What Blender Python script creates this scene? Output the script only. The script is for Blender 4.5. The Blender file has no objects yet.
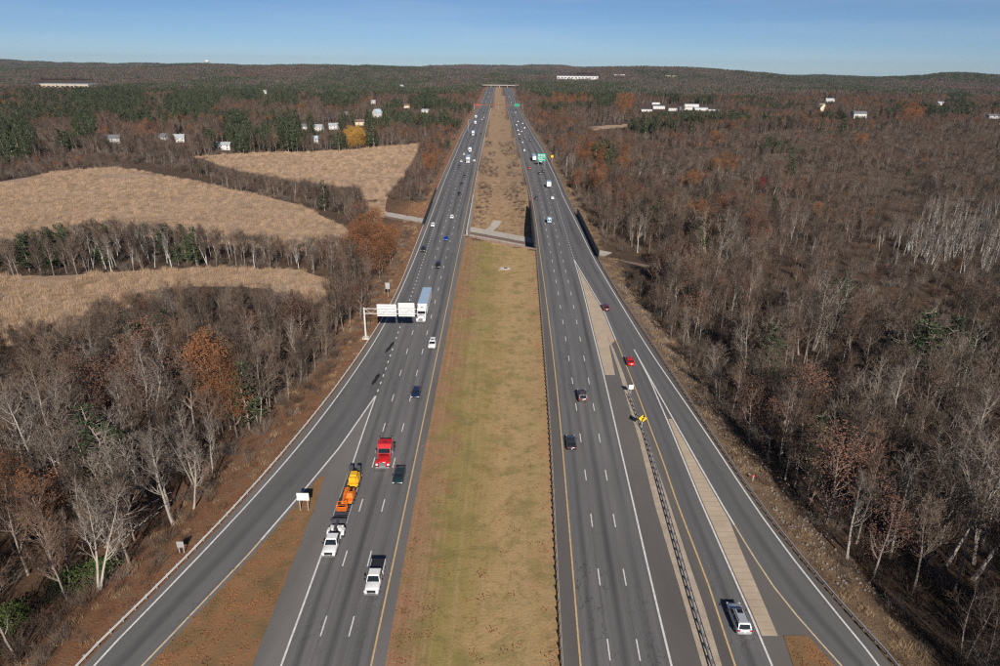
import bpy, bmesh, math, random
import numpy as np
from mathutils import Vector, Matrix

# ------------------------------------------------------------------ camera, sky, sun, exposure
SC = bpy.context.scene
COL = SC.collection
FPX, CH = 660.0, 64.9                         # focal length in px of a 1000 px wide frame, camera height (m)
PITCH, ROLL = math.atan(267.0 / FPX), math.radians(0.6)
SUN_ELEV, SUN_AZ = math.radians(29.0), math.radians(11.0)   # sun behind the camera, a little to its right

cam_data = bpy.data.cameras.new('camera')
cam_data.sensor_width = 36.0
cam_data.lens = FPX / 1000.0 * 36.0
cam_data.clip_start, cam_data.clip_end = 1.0, 60000.0
cam = bpy.data.objects.new('camera', cam_data)
COL.objects.link(cam)
cam.matrix_world = (Matrix.Translation((0, 0, CH)) @ Matrix.Rotation(math.pi / 2 - PITCH, 4, 'X')
                    @ Matrix.Rotation(ROLL, 4, 'Z'))
SC.camera = cam

world = bpy.data.worlds.new('World'); SC.world = world; world.use_nodes = True
wn = world.node_tree
sky = wn.nodes.new('ShaderNodeTexSky'); sky.sky_type = 'NISHITA'; sky.sun_disc = False
sky.sun_elevation = SUN_ELEV; sky.sun_rotation = math.pi - SUN_AZ
sky.altitude = 60; sky.air_density = 0.58; sky.dust_density = 0.0; sky.ozone_density = 6.0
wn.nodes['Background'].inputs['Strength'].default_value = 0.055
wtc = wn.nodes.new('ShaderNodeTexCoord'); wmp = wn.nodes.new('ShaderNodeMapping'); wmp.inputs['Scale'].default_value = (2.0, 2.0, 26.0)
wno = wn.nodes.new('ShaderNodeTexNoise'); wno.inputs['Scale'].default_value = 1.6; wno.inputs['Detail'].default_value = 6
wmr = wn.nodes.new('ShaderNodeMapRange'); wmr.inputs['From Min'].default_value = 0.46; wmr.inputs['From Max'].default_value = 0.78; wmr.inputs['To Min'].default_value = 0.0; wmr.inputs['To Max'].default_value = 0.16
wmx = wn.nodes.new('ShaderNodeMix'); wmx.data_type = 'RGBA'; wmx.inputs[7].default_value = (9.0, 10.2, 11.4, 1)      # faint high cirrus
for a_, b_ in ((wtc.outputs['Generated'], wmp.inputs['Vector']), (wmp.outputs[0], wno.inputs['Vector']), (wno.outputs['Fac'], wmr.inputs['Value']), (wmr.outputs[0], wmx.inputs[0]), (sky.outputs[0], wmx.inputs[6]), (wmx.outputs[2], wn.nodes['Background'].inputs['Color'])): wn.links.new(a_, b_)

sun_data = bpy.data.lights.new('sun', 'SUN'); sun_data.energy = 5.0; sun_data.angle = math.radians(0.5)
sun_data.color = (1.0, 0.93, 0.84)
sun = bpy.data.objects.new('sun', sun_data); COL.objects.link(sun)
SUN_DIR = Vector((math.sin(SUN_AZ) * math.cos(SUN_ELEV), -math.cos(SUN_AZ) * math.cos(SUN_ELEV), math.sin(SUN_ELEV)))
sun.rotation_euler = SUN_DIR.to_track_quat('Z', 'Y').to_euler()
sun.location = (60, -120, 120)

SC.view_settings.view_transform = 'Standard'; SC.view_settings.look = 'None'
SC.view_settings.gamma = 1.0; SC.view_settings.use_curve_mapping = False
SC.view_settings.exposure = 0.28
SC.render.engine = 'CYCLES'
SC.cycles.use_denoising = False
SC.cycles.filter_width = 1.25
SC.cycles.max_bounces = 5
SC.cycles.diffuse_bounces = 3

# ------------------------------------------------------------------ pixel <-> ground
RM = np.array(cam.matrix_world.to_3x3())
CP = np.array((0.0, 0.0, CH))

def G(px, py, z=0.0):
    d = RM @ np.array(((px - 500.0) / FPX, -(py - 333.0) / FPX, -1.0))
    t = (z - CH) / d[2]
    return CP + d * t

def P(pts):
    """world points (n,3) -> photo pixels (n,2) and depth"""
    q = (np.asarray(pts, float).reshape(-1, 3) - CP) @ RM
    dep = -q[:, 2]
    dsafe = np.where(np.abs(dep) < 1e-6, 1e-6, dep)
    return np.stack((500 + FPX * q[:, 0] / dsafe, 333 - FPX * q[:, 1] / dsafe), 1), dep

def in_poly(x, y, poly):
    x = np.asarray(x, float); y = np.asarray(y, float)
    r = np.zeros(x.shape, bool); n = len(poly); j = n - 1
    for i in range(n):
        xi, yi = poly[i]; xj, yj = poly[j]
        c = ((yi > y) != (yj > y)) & (x < (xj - xi) * (y - yi) / ((yj - yi) if yj != yi else 1e-9) + xi)
        r ^= c; j = i
    return r

class Line:
    """a line along the highway, X as a function of Y, read from the photo and laid on the ground"""
    def __init__(self, pts, smooth=4):
        pts = sorted(pts, key=lambda p: -p[1])
        ys = np.array([p[1] for p in pts], float); xs = np.array([p[0] for p in pts], float)
        yy = 66 + 1 / np.linspace(1 / (ys[0] - 66), 1 / (ys[-1] - 66), 240)
        xx = np.interp(-yy, -ys, xs)
        w = np.array([G(a, b)[:2] for a, b in zip(xx, yy)])
        X, Y = w[:, 0].copy(), w[:, 1].copy()
        for _ in range(smooth):
            X[1:-1] = 0.25 * X[:-2] + 0.5 * X[1:-1] + 0.25 * X[2:]
        self.X, self.Y = X, Y
        m = min(30, len(X) - 1)
        self.s0 = (X[m] - X[0]) / (Y[m] - Y[0]); self.s1 = (X[-1] - X[-m]) / (Y[-1] - Y[-m])
        self.y0, self.y1 = Y[0], Y[-1]
    def __call__(self, y):
        y = np.asarray(y, float)
        r = np.interp(y, self.Y, self.X)
        r = np.where(y < self.Y[0], self.X[0] + (y - self.Y[0]) * self.s0, r)
        return np.where(y > self.Y[-1], self.X[-1] + (y - self.Y[-1]) * self.s1, r)

L_yel = Line([(371, 666), (406.7, 500), (439.5, 343), (471, 190), (475, 170), (484, 130), (489.5, 107), (494.5, 88)])
L_whi = Line([(281, 666), (332.5, 527), (352.7, 462), (375.5, 396), (387, 367), (400, 326), (412.5, 293), (425, 255), (443.5, 200), (450, 182), (470, 130), (482.5, 107), (488.8, 88)])
L_pav = Line([(385, 666), (415, 500), (446, 340), (463, 250), (474, 190), (477.5, 170), (486, 130), (491, 107), (495.5, 88)])
LR_out = Line([(92.5, 666), (154, 606), (250, 502), (275, 477), (302, 445), (340, 394), (377, 340), (397, 300), (416, 256), (438.5, 197), (444, 182), (466, 130), (480.5, 107), (487.8, 88)])
LR_in = Line([(142, 666), (250, 553), (295, 501), (312.5, 480), (340, 447), (375.5, 396)], 2)
L_rail = Line([(78, 666), (116, 630), (160, 588), (205, 542), (250, 495), (272, 467), (301, 433), (330, 398), (366, 346), (386, 315), (401, 284), (421, 232), (435, 194), (440, 182), (463.5, 130), (478.5, 107), (486.5, 88)])
R_rail = Line([(561, 666), (553.7, 525), (550.5, 440), (545.3, 372), (540.5, 310), (535.5, 245), (530, 200), (526, 182), (518.5, 150), (512, 130), (506.5, 107), (503.7, 88)])
R_yel = Line([(580.5, 666), (572.7, 568), (567.2, 503), (561.5, 434), (555.5, 374), (546.2, 298), (540.7, 259.5), (536.5, 225), (531.5, 193), (529, 182), (520.5, 150), (514.5, 130), (508, 107), (504.7, 88)])
R_whi = Line([(671.5, 666), (650, 583), (634.3, 504), (617.5, 437.5), (606, 382), (595, 342), (583, 290), (574, 259.5), (566, 233), (556, 200), (551, 182), (538, 150), (526.5, 130), (514.5, 107), (510, 88)])
RA_in = Line([(735, 666), (707.5, 582), (677, 503), (662.5, 460), (650, 427), (638.7, 397), (620, 350), (603, 309), (574, 259.5)], 2)
RA_out = Line([(772, 666), (750, 613), (735, 580), (700, 500), (670, 427), (650, 380), (634, 349.5)], 2)
RB_in = Line([(842, 666), (806, 627), (775, 589.5), (749, 549.5), (721, 503), (697, 461), (672.5, 418), (653, 383.5), (634, 349.5)], 40)
RB_out = Line([(880, 666), (825, 600), (787, 558), (750, 502), (720, 452), (675, 388), (651, 354), (607.5, 282), (592.5, 257), (577.5, 225), (562, 195), (557.5, 182), (542.5, 150), (530, 130), (516.5, 107), (511.2, 88)])
R_out = Line([(897, 666), (862, 635), (817, 585), (787, 547), (755, 499), (705, 424), (672, 374), (652, 343), (620, 297), (599, 261), (579, 218), (566, 195), (560.5, 182), (545, 150), (532, 130), (518, 107), (512, 88)])
Y_END = 2330.0
Y_APEX_L = G(375.5, 396)[1]; Y_APEX_R = G(574, 259.5)[1]; Y_APEX_R2 = G(634, 349.5)[1]

# ------------------------------------------------------------------ terrain height
def hashn(ix, iy, s):
    h = (ix.astype(np.int64) * 374761393 + iy.astype(np.int64) * 668265263 + s * 1442695041) & 0x7fffffff
    h = ((h ^ (h >> 13)) * 1274126177) & 0x7fffffff
    return ((h ^ (h >> 16)) & 0xffff) / 65535.0

def vnoise(x, y, s=0):
    x = np.asarray(x, float); y = np.asarray(y, float)
    ix, iy = np.floor(x), np.floor(y); fx, fy = x - ix, y - iy
    fx = fx * fx * (3 - 2 * fx); fy = fy * fy * (3 - 2 * fy)
    ix = ix.astype(np.int64); iy = iy.astype(np.int64)
    a = hashn(ix, iy, s); b = hashn(ix + 1, iy, s); c = hashn(ix, iy + 1, s); d = hashn(ix + 1, iy + 1, s)
    return (a * (1 - fx) + b * fx) * (1 - fy) + (c * (1 - fx) + d * fx) * fy

LOW = -3.6
RAIL_Z = -6.2
# the railway passes under both carriageways: its axis in plan
RWA = G(380, 214, RAIL_Z)[:2]; RWB = G(527, 241, RAIL_Z)[:2]
RWD = (RWB - RWA) / np.linalg.norm(RWB - RWA); RWN = np.array((-RWD[1], RWD[0]))      # RWN points away from the camera
if RWN[1] < 0: RWN = -RWN
def rail_st(x, y):
    return (x - RWA[0]) * RWD[0] + (y - RWA[1]) * RWD[1], (x - RWA[0]) * RWN[0] + (y - RWA[1]) * RWN[1]

WLA, WLB = G(469, 236.5)[:2], G(530, 248.5)[:2]      # near edge of the railway cut in the median
def wall_line(x): return WLA[1] + (x - WLA[0]) * (WLB[1] - WLA[1]) / (WLB[0] - WLA[0])

def sstep(a, b, v):
    t = np.clip((v - a) / (b - a), 0, 1); return t * t * (3 - 2 * t)

# skyline of the far hills (photo px x -> px above the level horizon), for ridges 6 to 12 km out
def hills(x, y):
    d = np.hypot(x, y); px = 500 + FPX * x / np.maximum(y * math.cos(PITCH), 1.0)
    yh = 66 + (px - 500) * 0.01047
    far = np.interp(px, [-600, -200, 0, 60, 130, 200, 300, 400, 470, 500, 560, 600, 700, 790, 880, 950, 1000, 1300, 1700],
                    [56, 58, 60.5, 62, 63.3, 64, 65, 66.3, 65, 65.2, 66, 67, 69, 74, 75.3, 74.5, 75, 78, 81])
    mid = np.interp(px, [-600, -200, 0, 130, 160, 200, 300, 350, 430, 480, 560, 590, 640, 690, 740, 790, 850, 900, 940, 1000, 1300],
                    [60, 62, 67, 66, 64.2, 63.2, 64.2, 64.8, 68, 71, 71, 67.5, 65.7, 66.8, 70.5, 75, 78, 74.5, 71.3, 72.3, 75])
    far = far - 1.6 * (vnoise(px / 34, d * 0, 301) - 0.5) - 1.0 * (vnoise(px / 11, d * 0, 302) - 0.5); mid = mid - 2.2 * (vnoise(px / 40, d * 0, 303) - 0.5)
    hf = (CH + (yh - far) * d / 712 - 29) * sstep(5600, 8500, d)
    hm = np.maximum(0, (CH + (yh - mid) * d / 712 - 19)) * sstep(2900, 4300, d) * (1 - sstep(4700, 6500, d))
    roll_ = (vnoise(x / 420, y / 420, 5) - 0.5) * 22 * sstep(900, 2200, d) * (1 - 0.8 * sstep(3000, 4500, d))
    keep = 1 - sstep(60, 260, np.abs(x + 0.0 * y)) * 1.0
    roll_ = np.where(y < 2700, roll_ * (1 - keep), roll_)
    return np.maximum(hf, np.where(hm > 0.5, hm, -99.0)) + np.maximum(roll_, -6)

def height(x, y):
    x = np.asarray(x, float); y = np.asarray(y, float)
    yc = np.clip(y, -60, Y_END + 400)
    xl = L_rail(yc) - 0.8; xr = R_out(yc) + 0.8
    d = np.maximum(np.maximum(xl - x, x - xr), 0.0)
    z = -0.14 + (LOW + 0.14) * sstep(0.5, 15, d)
    z = z + (vnoise(x / 11, y / 11, 1) - 0.5) * 0.9 * sstep(8, 24, d) + (vnoise(x / 60, y / 60, 2) - 0.5) * 2.2 * sstep(25, 80, d)
    # shallow swale in the median
    ml, mr = L_pav(yc), R_rail(yc)
    inm = (x > ml) & (x < mr)
    u = np.where(inm, (x - ml) / np.maximum(mr - ml, 0.1), 0)
    s, n = rail_st(x, y)
    z = np.where(inm, z - 0.55 * np.sin(np.pi * np.clip(u, 0, 1)) ** 1.2, z)
    # beyond the railway the median lies lower and climbs back slowly
    inm2 = (x > ml - 4.5) & (x < mr + 4.5) & (n > -2)
    far_med = (RAIL_Z + 0.3) * (1 - sstep(6, 66, n)) - 0.9 * np.sin(np.pi * np.clip(u, 0, 1))
    z = z + np.where(inm2, far_med, 0)
    # the cut between the retaining wall and the railway
    z = np.where((x > ml - 4.5) & (x < mr + 4.5) & (y > wall_line(x) + 0.6) & (n < 3), RAIL_Z, z)
    # the railway bed
    near_side = np.where(inm, 0.01, 1.0)
    bed = RAIL_Z + np.maximum(0, np.abs(n) - 7.0) * np.where((n < 0) & inm, 4.0, 0.42)
    cut = (np.abs(s) < 420)
    under = (x > xl - 6) & (x < xr + 6)
    z = np.where(cut & (np.abs(n) < 30), np.minimum(z, np.maximum(bed, RAIL_Z)), z)
    return z + hills(x, y) * np.where(y > 700, 1, 0)

# ------------------------------------------------------------------ helpers for objects and meshes
def setp(o, label=None, cat=None, group=None, kind=None):
    if label: o['label'] = label
    if cat: o['category'] = cat
    if group: o['group'] = group
    if kind: o['kind'] = kind
    return o

class MB:
    def __init__(s): s.v = []; s.f = []; s.m = []; s.uv = None
    def poly(s, pts, m=0):
        i = len(s.v); s.v.extend([tuple(p) for p in pts]); s.f.append(tuple(range(i, i + len(pts)))); s.m.append(m)
    def box(s, c, d, m=0, rz=0.0, taper=1.0):
        cx, cy, cz = c; dx, dy, dz = d[0] / 2, d[1] / 2, d[2] / 2
        ca, sa = math.cos(rz), math.sin(rz); i = len(s.v)
        for z, k in ((-dz, 1.0), (dz, taper)):
            for x, y in ((-dx * k, -dy * k), (dx * k, -dy * k), (dx * k, dy * k), (-dx * k, dy * k)):
                s.v.append((cx + x * ca - y * sa, cy + x * sa + y * ca, cz + z))
        for q in ((0, 3, 2, 1), (4, 5, 6, 7), (0, 1, 5, 4), (1, 2, 6, 5), (2, 3, 7, 6), (3, 0, 4, 7)):
            s.f.append(tuple(i + k for k in q)); s.m.append(m)
        return s
    def tube(s, p0, p1, r0, r1, n=5, m=0, cap=False):
        p0 = Vector(p0); p1 = Vector(p1); d = p1 - p0
        if d.length < 1e-6: return s
        d.normalize(); a = d.orthogonal().normalized(); b = d.cross(a); i = len(s.v)
        for p, r in ((p0, r0), (p1, r1)):
            for k in range(n):
                t = 2 * math.pi * k / n
                s.v.append(tuple(p + (a * math.cos(t) + b * math.sin(t)) * r))
        for k in range(n):
            k2 = (k + 1) % n
            s.f.append((i + k, i + k2, i + n + k2, i + n + k)); s.m.append(m)
        if cap:
            s.f.append(tuple(i + n + k for k in range(n))); s.m.append(m)
            s.f.append(tuple(i + n - 1 - k for k in range(n))); s.m.append(m)
        return s
    def loft(s, rings, m=0, cap=True):
        n = len(rings[0]); i = len(s.v)
        for r in rings: s.v.extend([tuple(p) for p in r])
        for a in range(len(rings) - 1):
            for k in range(n):
                k2 = (k + 1) % n
                s.f.append((i + a * n + k, i + a * n + k2, i + (a + 1) * n + k2, i + (a + 1) * n + k)); s.m.append(m)
        if cap:
            s.f.append(tuple(i + k for k in reversed(range(n)))); s.m.append(m)
            b = i + (len(rings) - 1) * n
            s.f.append(tuple(b + k for k in range(n))); s.m.append(m)
        return s
    def mesh(s, name, mats, smooth=False):
        me = bpy.data.meshes.new(name); me.from_pydata(s.v, [], s.f)
        for mt in (mats if isinstance(mats, (list, tuple)) else [mats]): me.materials.append(mt)
        if any(s.m): me.polygons.foreach_set('material_index', np.array(s.m, np.int32))
        if smooth: me.polygons.foreach_set('use_smooth', np.ones(len(me.polygons), bool))
        me.update(); return me
    def build(s, name, mats, parent=None, smooth=False):
        return link(name, s.mesh(name, mats, smooth), parent)

def link(name, me, parent=None):
    o = bpy.data.objects.new(name, me); COL.objects.link(o)
    if parent is not None: o.parent = parent
    return o
def empty(name, loc=(0, 0, 0), rz=0.0, parent=None):
    o = bpy.data.objects.new(name, None); COL.objects.link(o); o.location = loc; o.rotation_euler = (0, 0, rz)
    o.empty_display_size = 0.5
    if parent is not None: o.parent = parent
    return o
def copy_tree(o, parent=None):
    c = o.copy(); COL.objects.link(c); c.parent = parent
    for ch in list(o.children): copy_tree(ch, c)
    return c

# ------------------------------------------------------------------ materials
def mat(name, col, rough=0.85, metal=0.0, var=0.0, scale=1.0, col2=None, bump=0.0, bscale=8.0, coat=0.0, rnd=0.0, spec=None, trans=0.0, space='Object'):
    m = bpy.data.materials.new(name); m.use_nodes = True
    nt = m.node_tree; b = nt.nodes['Principled BSDF']
    b.inputs['Base Color'].default_value = (*col, 1); b.inputs['Roughness'].default_value = rough; b.inputs['Metallic'].default_value = metal
    if coat: b.inputs['Coat Weight'].default_value = coat; b.inputs['Coat Roughness'].default_value = 0.08
    if spec is not None: b.inputs['Specular IOR Level'].default_value = spec
    tc = nt.nodes.new('ShaderNodeTexCoord'); src = None
    if var or col2:
        n = nt.nodes.new('ShaderNodeTexNoise'); n.inputs['Scale'].default_value = scale; n.inputs['Detail'].default_value = 6; n.inputs['Roughness'].default_value = 0.65
        nt.links.new(tc.outputs[space], n.inputs['Vector'])
        r = nt.nodes.new('ShaderNodeValToRGB'); r.color_ramp.elements[0].position = 0.32; r.color_ramp.elements[1].position = 0.68
        c2 = col2 or tuple(min(1, c * (1 + var)) for c in col)
        c1 = col if col2 else tuple(c * (1 - var) for c in col)
        r.color_ramp.elements[0].color = (*c1, 1); r.color_ramp.elements[1].color = (*c2, 1)
        nt.links.new(n.outputs['Fac'], r.inputs['Fac']); src = r.outputs['Color']
    if rnd:
        oi = nt.nodes.new('ShaderNodeObjectInfo'); mr = nt.nodes.new('ShaderNodeMapRange')
        mr.inputs['To Min'].default_value = 1 - rnd; mr.inputs['To Max'].default_value = 1 + rnd
        nt.links.new(oi.outputs['Random'], mr.inputs['Value'])
        mx = nt.nodes.new('ShaderNodeVectorMath'); mx.operation = 'SCALE'
        if src: nt.links.new(src, mx.inputs[0])
        else: mx.inputs[0].default_value = col
        nt.links.new(mr.outputs[0], mx.inputs['Scale']); src = mx.outputs[0]
    if src: nt.links.new(src, b.inputs['Base Color'])
    if bump:
        n = nt.nodes.new('ShaderNodeTexNoise'); n.inputs['Scale'].default_value = bscale; n.inputs['Detail'].default_value = 5
        nt.links.new(tc.outputs[space], n.inputs['Vector'])
        bp = nt.nodes.new('ShaderNodeBump'); bp.inputs['Strength'].default_value = bump; bp.inputs['Distance'].default_value = 0.1
        nt.links.new(n.outputs['Fac'], bp.inputs['Height']); nt.links.new(bp.outputs['Normal'], b.inputs['Normal'])
    return m

class NT:
    """tiny node-building helper"""
    def __init__(s, name):
        s.m = bpy.data.materials.new(name); s.m.use_nodes = True; s.t = s.m.node_tree; s.b = s.t.nodes['Principled BSDF']
        s.tc = s.t.nodes.new('ShaderNodeTexCoord')
    def noise(s, scale, vec=None, detail=5, rough=0.6, stretch=None):
        n = s.t.nodes.new('ShaderNodeTexNoise'); n.inputs['Scale'].default_value = scale; n.inputs['Detail'].default_value = detail; n.inputs['Roughness'].default_value = rough
        v = vec if vec is not None else s.tc.outputs['Object']
        if stretch:
            mp = s.t.nodes.new('ShaderNodeMapping'); mp.inputs['Scale'].default_value = stretch; s.t.links.new(v, mp.inputs['Vector']); v = mp.outputs[0]
        s.t.links.new(v, n.inputs['Vector']); return n.outputs['Fac']
    def ramp(s, fac, stops):
        r = s.t.nodes.new('ShaderNodeValToRGB'); e = r.color_ramp.elements
        while len(e) < len(stops): e.new(0.5)
        for k, (p, c) in enumerate(stops):
            e[k].position = p; e[k].color = (*c, 1) if len(c) == 3 else c
        s.t.links.new(fac, r.inputs['Fac']); return r.outputs['Color']
    def rampf(s, fac, a, b):
        m = s.t.nodes.new('ShaderNodeMapRange'); m.inputs['From Min'].default_value = a; m.inputs['From Max'].default_value = b
        s.t.links.new(fac, m.inputs['Value']); return m.outputs[0]
    def mix(s, fac, a, b, mode='MIX'):
        m = s.t.nodes.new('ShaderNodeMix'); m.data_type = 'RGBA'; m.blend_type = mode
        for sock, v in ((m.inputs['Factor'], fac), (m.inputs['A'], a), (m.inputs['B'], b)):
            pass
        def put(sock, v):
            if isinstance(v, (int, float)): sock.default_value = v
            elif isinstance(v, tuple): sock.default_value = (*v, 1)
            else: s.t.links.new(v, sock)
        put(m.inputs[0], fac); put(m.inputs[6], a); put(m.inputs[7], b); return m.outputs[2]
    def math(s, op, a, b=None):
        m = s.t.nodes.new('ShaderNodeMath'); m.operation = op
        for k, v in enumerate((a, b)):
            if v is None: continue
            if isinstance(v, (int, float)): m.inputs[k].default_value = v
            else: s.t.links.new(v, m.inputs[k])
        return m.outputs[0]
    def uv(s):
        sp = s.t.nodes.new('ShaderNodeSeparateXYZ'); s.t.links.new(s.tc.outputs['UV'], sp.inputs[0]); return sp.outputs[0], sp.outputs[1]
    def attr(s, name):
        a = s.t.nodes.new('ShaderNodeAttribute'); a.attribute_name = name; return a
    def bump(s, h, strength=0.5, dist=0.1):
        bp = s.t.nodes.new('ShaderNodeBump'); bp.inputs['Strength'].default_value = strength; bp.inputs['Distance'].default_value = dist
        s.t.links.new(h, bp.inputs['Height']); s.t.links.new(bp.outputs['Normal'], s.b.inputs['Normal'])
    def out(s, col, rough=0.9):
        s.t.links.new(col, s.b.inputs['Base Color']) if not isinstance(col, tuple) else None
        s.b.inputs['Roughness'].default_value = rough; return s.m

def asphalt(name, base, lanes, streak=0.3, patch=0.12):
    n = NT(name); u, v = n.uv()
    fine = n.noise(6.0, detail=3); big = n.noise(0.05, detail=5); lng = n.noise(1.0, vec=n.tc.outputs['UV'], stretch=(2.2, 0.012, 1), detail=4)
    c = n.mix(n.rampf(big, 0.3, 0.7), tuple(k * (1 - patch) for k in base), tuple(k * (1 + patch) for k in base))
    c = n.mix(n.rampf(lng, 0.38, 0.66), c, tuple(k * 0.62 for k in base))
    c = n.mix(n.math('MULTIPLY', n.rampf(fine, 0.35, 0.75), 0.35), c, tuple(min(1, k * 1.5) for k in base))
    if lanes:
        # dark oil band down the middle of each lane
        fr = n.math('FRACT', u); dd = n.math('ABSOLUTE', n.math('SUBTRACT', fr, 0.5))
        band = n.rampf(dd, 0.20, 0.03); wob = n.rampf(n.noise(1.0, vec=n.tc.outputs['UV'], stretch=(0.7, 0.01, 1)), 0.38, 0.62)
        c = n.mix(n.math('MULTIPLY', n.math('MULTIPLY', band, wob), streak), c, tuple(k * 0.35 for k in base))
        seam = n.rampf(n.math('ABSOLUTE', n.math('SUBTRACT', n.math('FRACT', n.math('ADD', u, 0.5)), 0.47)), 0.016, 0.006)
        cr = n.noise(1.0, vec=n.tc.outputs['UV'], stretch=(0.9, 0.10, 1), detail=4, rough=0.55); crack = n.rampf(n.math('ABSOLUTE', n.math('SUBTRACT', cr, 0.52)), 0.0065, 0.002)
        c = n.mix(n.math('MULTIPLY', n.math('MULTIPLY', n.math('MAXIMUM', crack, seam), n.rampf(n.noise(0.02, detail=2), 0.42, 0.58)), 0.6), c, (0.03, 0.028, 0.028))
    n.bump(n.noise(14.0, detail=2), 0.25, 0.03)
    return n.out(c, 0.85)

M = {}
M['asphalt'] = asphalt('main_asphalt', (0.148, 0.141, 0.140), True, 0.85)
M['ramp_asphalt'] = asphalt('ramp_asphalt', (0.132, 0.127, 0.127), True, 0.6)
M['shoulder'] = asphalt('shoulder_asphalt', (0.160, 0.149, 0.140), False)
M['shoulder_dark'] = asphalt('old_asphalt', (0.128, 0.116, 0.106), False)
M['white_line'] = mat('white_road_paint', (0.66, 0.65, 0.62), 0.7, var=0.2, scale=1.5)
M['yellow_line'] = mat('yellow_road_paint', (0.56, 0.39, 0.19), 0.7, var=0.2, scale=1.5)
M['dark_mark'] = mat('dark_patch', (0.012, 0.011, 0.011), 0.7, var=0.3, scale=3)
M['steel'] = mat('galvanised_steel', (0.46, 0.46, 0.46), 0.45, 0.35, var=0.15, scale=0.6)
M['steel_pale'] = mat('pale_galvanised_beam', (0.60, 0.58, 0.55), 0.6, 0.1, var=0.15, scale=0.4)
M['post'] = mat('weathered_timber_post', (0.14, 0.11, 0.09), 0.9, var=0.3, scale=3)
M['alu'] = mat('aluminium_sign_back', (0.72, 0.72, 0.72), 0.45, 0.15, var=0.06, scale=2)
M['conc_wall'] = mat('parapet_concrete', (0.50, 0.47, 0.43), 0.9, var=0.15, scale=0.8, bump=0.2)
M['shaded_screen'] = mat('shaded_bridge_screen', (0.035, 0.04, 0.05), 0.6, var=0.2, scale=1.0)  # shade on the screen faces is put into this dark base colour
M['ballast'] = mat('railway_ballast', (0.30, 0.27, 0.245), 1.0, var=0.3, scale=2.5, bump=0.6, bscale=6)
M['gravel'] = mat('pale_gravel', (0.42, 0.38, 0.33), 1.0, var=0.2, scale=0.8, bump=0.4, bscale=8)
M['rust'] = mat('rusty_rail_steel', (0.16, 0.08, 0.05), 0.7, 0.3, var=0.3, scale=2)

def concrete_tan():
    n = NT('scored_tan_concrete'); u, v = n.uv()
    big = n.noise(0.25); fine = n.noise(5)
    c = n.ramp(big, [(0.3, (0.41, 0.325, 0.235)), (0.7, (0.54, 0.435, 0.32))])
    c = n.mix(n.math('MULTIPLY', n.rampf(fine, 0.4, 0.8), 0.4), c, (0.27, 0.22, 0.17))
    j = n.math('LESS_THAN', n.math('FRACT', n.math('DIVIDE', v, 1.25)), 0.09)
    c = n.mix(n.math('MULTIPLY', j, 0.45), c, (0.19, 0.15, 0.11))
    n.bump(fine, 0.2, 0.02); return n.out(c, 0.95)
M['tan_concrete'] = concrete_tan()
M['tan_gravel'] = mat('tan_gravel_strip', (0.33, 0.265, 0.20), 1.0, col2=(0.47, 0.39, 0.30), scale=0.7, bump=0.5, bscale=6)

def median_grass():
    n = NT('mown_median_grass'); u, v = n.uv()          # u: 0 to 1 across the median, v metres along
    st = n.noise(1.0, vec=n.tc.outputs['UV'], stretch=(34, 0.010, 1), detail=4)
    big = n.noise(0.06, detail=6, rough=0.65); mid = n.noise(0.7, detail=6, rough=0.7); fine = n.noise(4.5, detail=4, rough=0.75)
    wu = n.math('ADD', u, n.math('MULTIPLY', n.math('SUBTRACT', n.noise(0.11, detail=7, rough=0.7), 0.5), 0.75))
    c = n.ramp(wu, [(0.0, (0.30, 0.155, 0.085)), (0.12, (0.29, 0.170, 0.085)), (0.26, (0.27, 0.208, 0.064)), (0.48, (0.34, 0.235, 0.088)), (0.60, (0.43, 0.285, 0.130)), (0.84, (0.40, 0.275, 0.122)), (1.0, (0.40, 0.23, 0.11))])
    c = n.mix(n.math('MULTIPLY', n.rampf(st, 0.45, 0.72), 0.55), c, (0.44, 0.30, 0.165))
    c = n.mix(n.math('MULTIPLY', n.rampf(n.noise(0.16, detail=7, rough=0.7), 0.50, 0.60), 0.55), c, (0.185, 0.155, 0.045))
    c = n.mix(n.math('MULTIPLY', n.rampf(mid, 0.52, 0.66), 0.6), c, (0.165, 0.135, 0.042))
    leaf = n.math('MULTIPLY', n.rampf(fine, 0.55, 0.68), n.rampf(n.noise(0.22), 0.35, 0.65))
    c = n.mix(n.math('MULTIPLY', leaf, 0.8), c, (0.33, 0.135, 0.045))
    c = n.mix(n.math('MULTIPLY', n.rampf(n.noise(9.0, detail=3), 0.5, 0.8), 0.5), c, (0.09, 0.075, 0.03))
    n.bump(n.noise(2.2, detail=6, rough=0.75), 0.5, 0.2); return n.out(c, 1.0)
M['median'] = median_grass()

def gore_grass():
    n = NT('leaf_strewn_gore_grass')
    c = n.ramp(n.noise(0.25, detail=6, rough=0.7), [(0.3, (0.115, 0.085, 0.035)), (0.48, (0.20, 0.115, 0.05)), (0.62, (0.26, 0.125, 0.055)), (0.8, (0.20, 0.15, 0.07))])
    c = n.mix(n.math('MULTIPLY', n.rampf(n.noise(5, detail=4), 0.5, 0.75), 0.6), c, (0.32, 0.17, 0.075))
    n.bump(n.noise(2.2, detail=6, rough=0.75), 0.5, 0.2); return n.out(c, 1.0)
M['gore'] = gore_grass()

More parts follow.
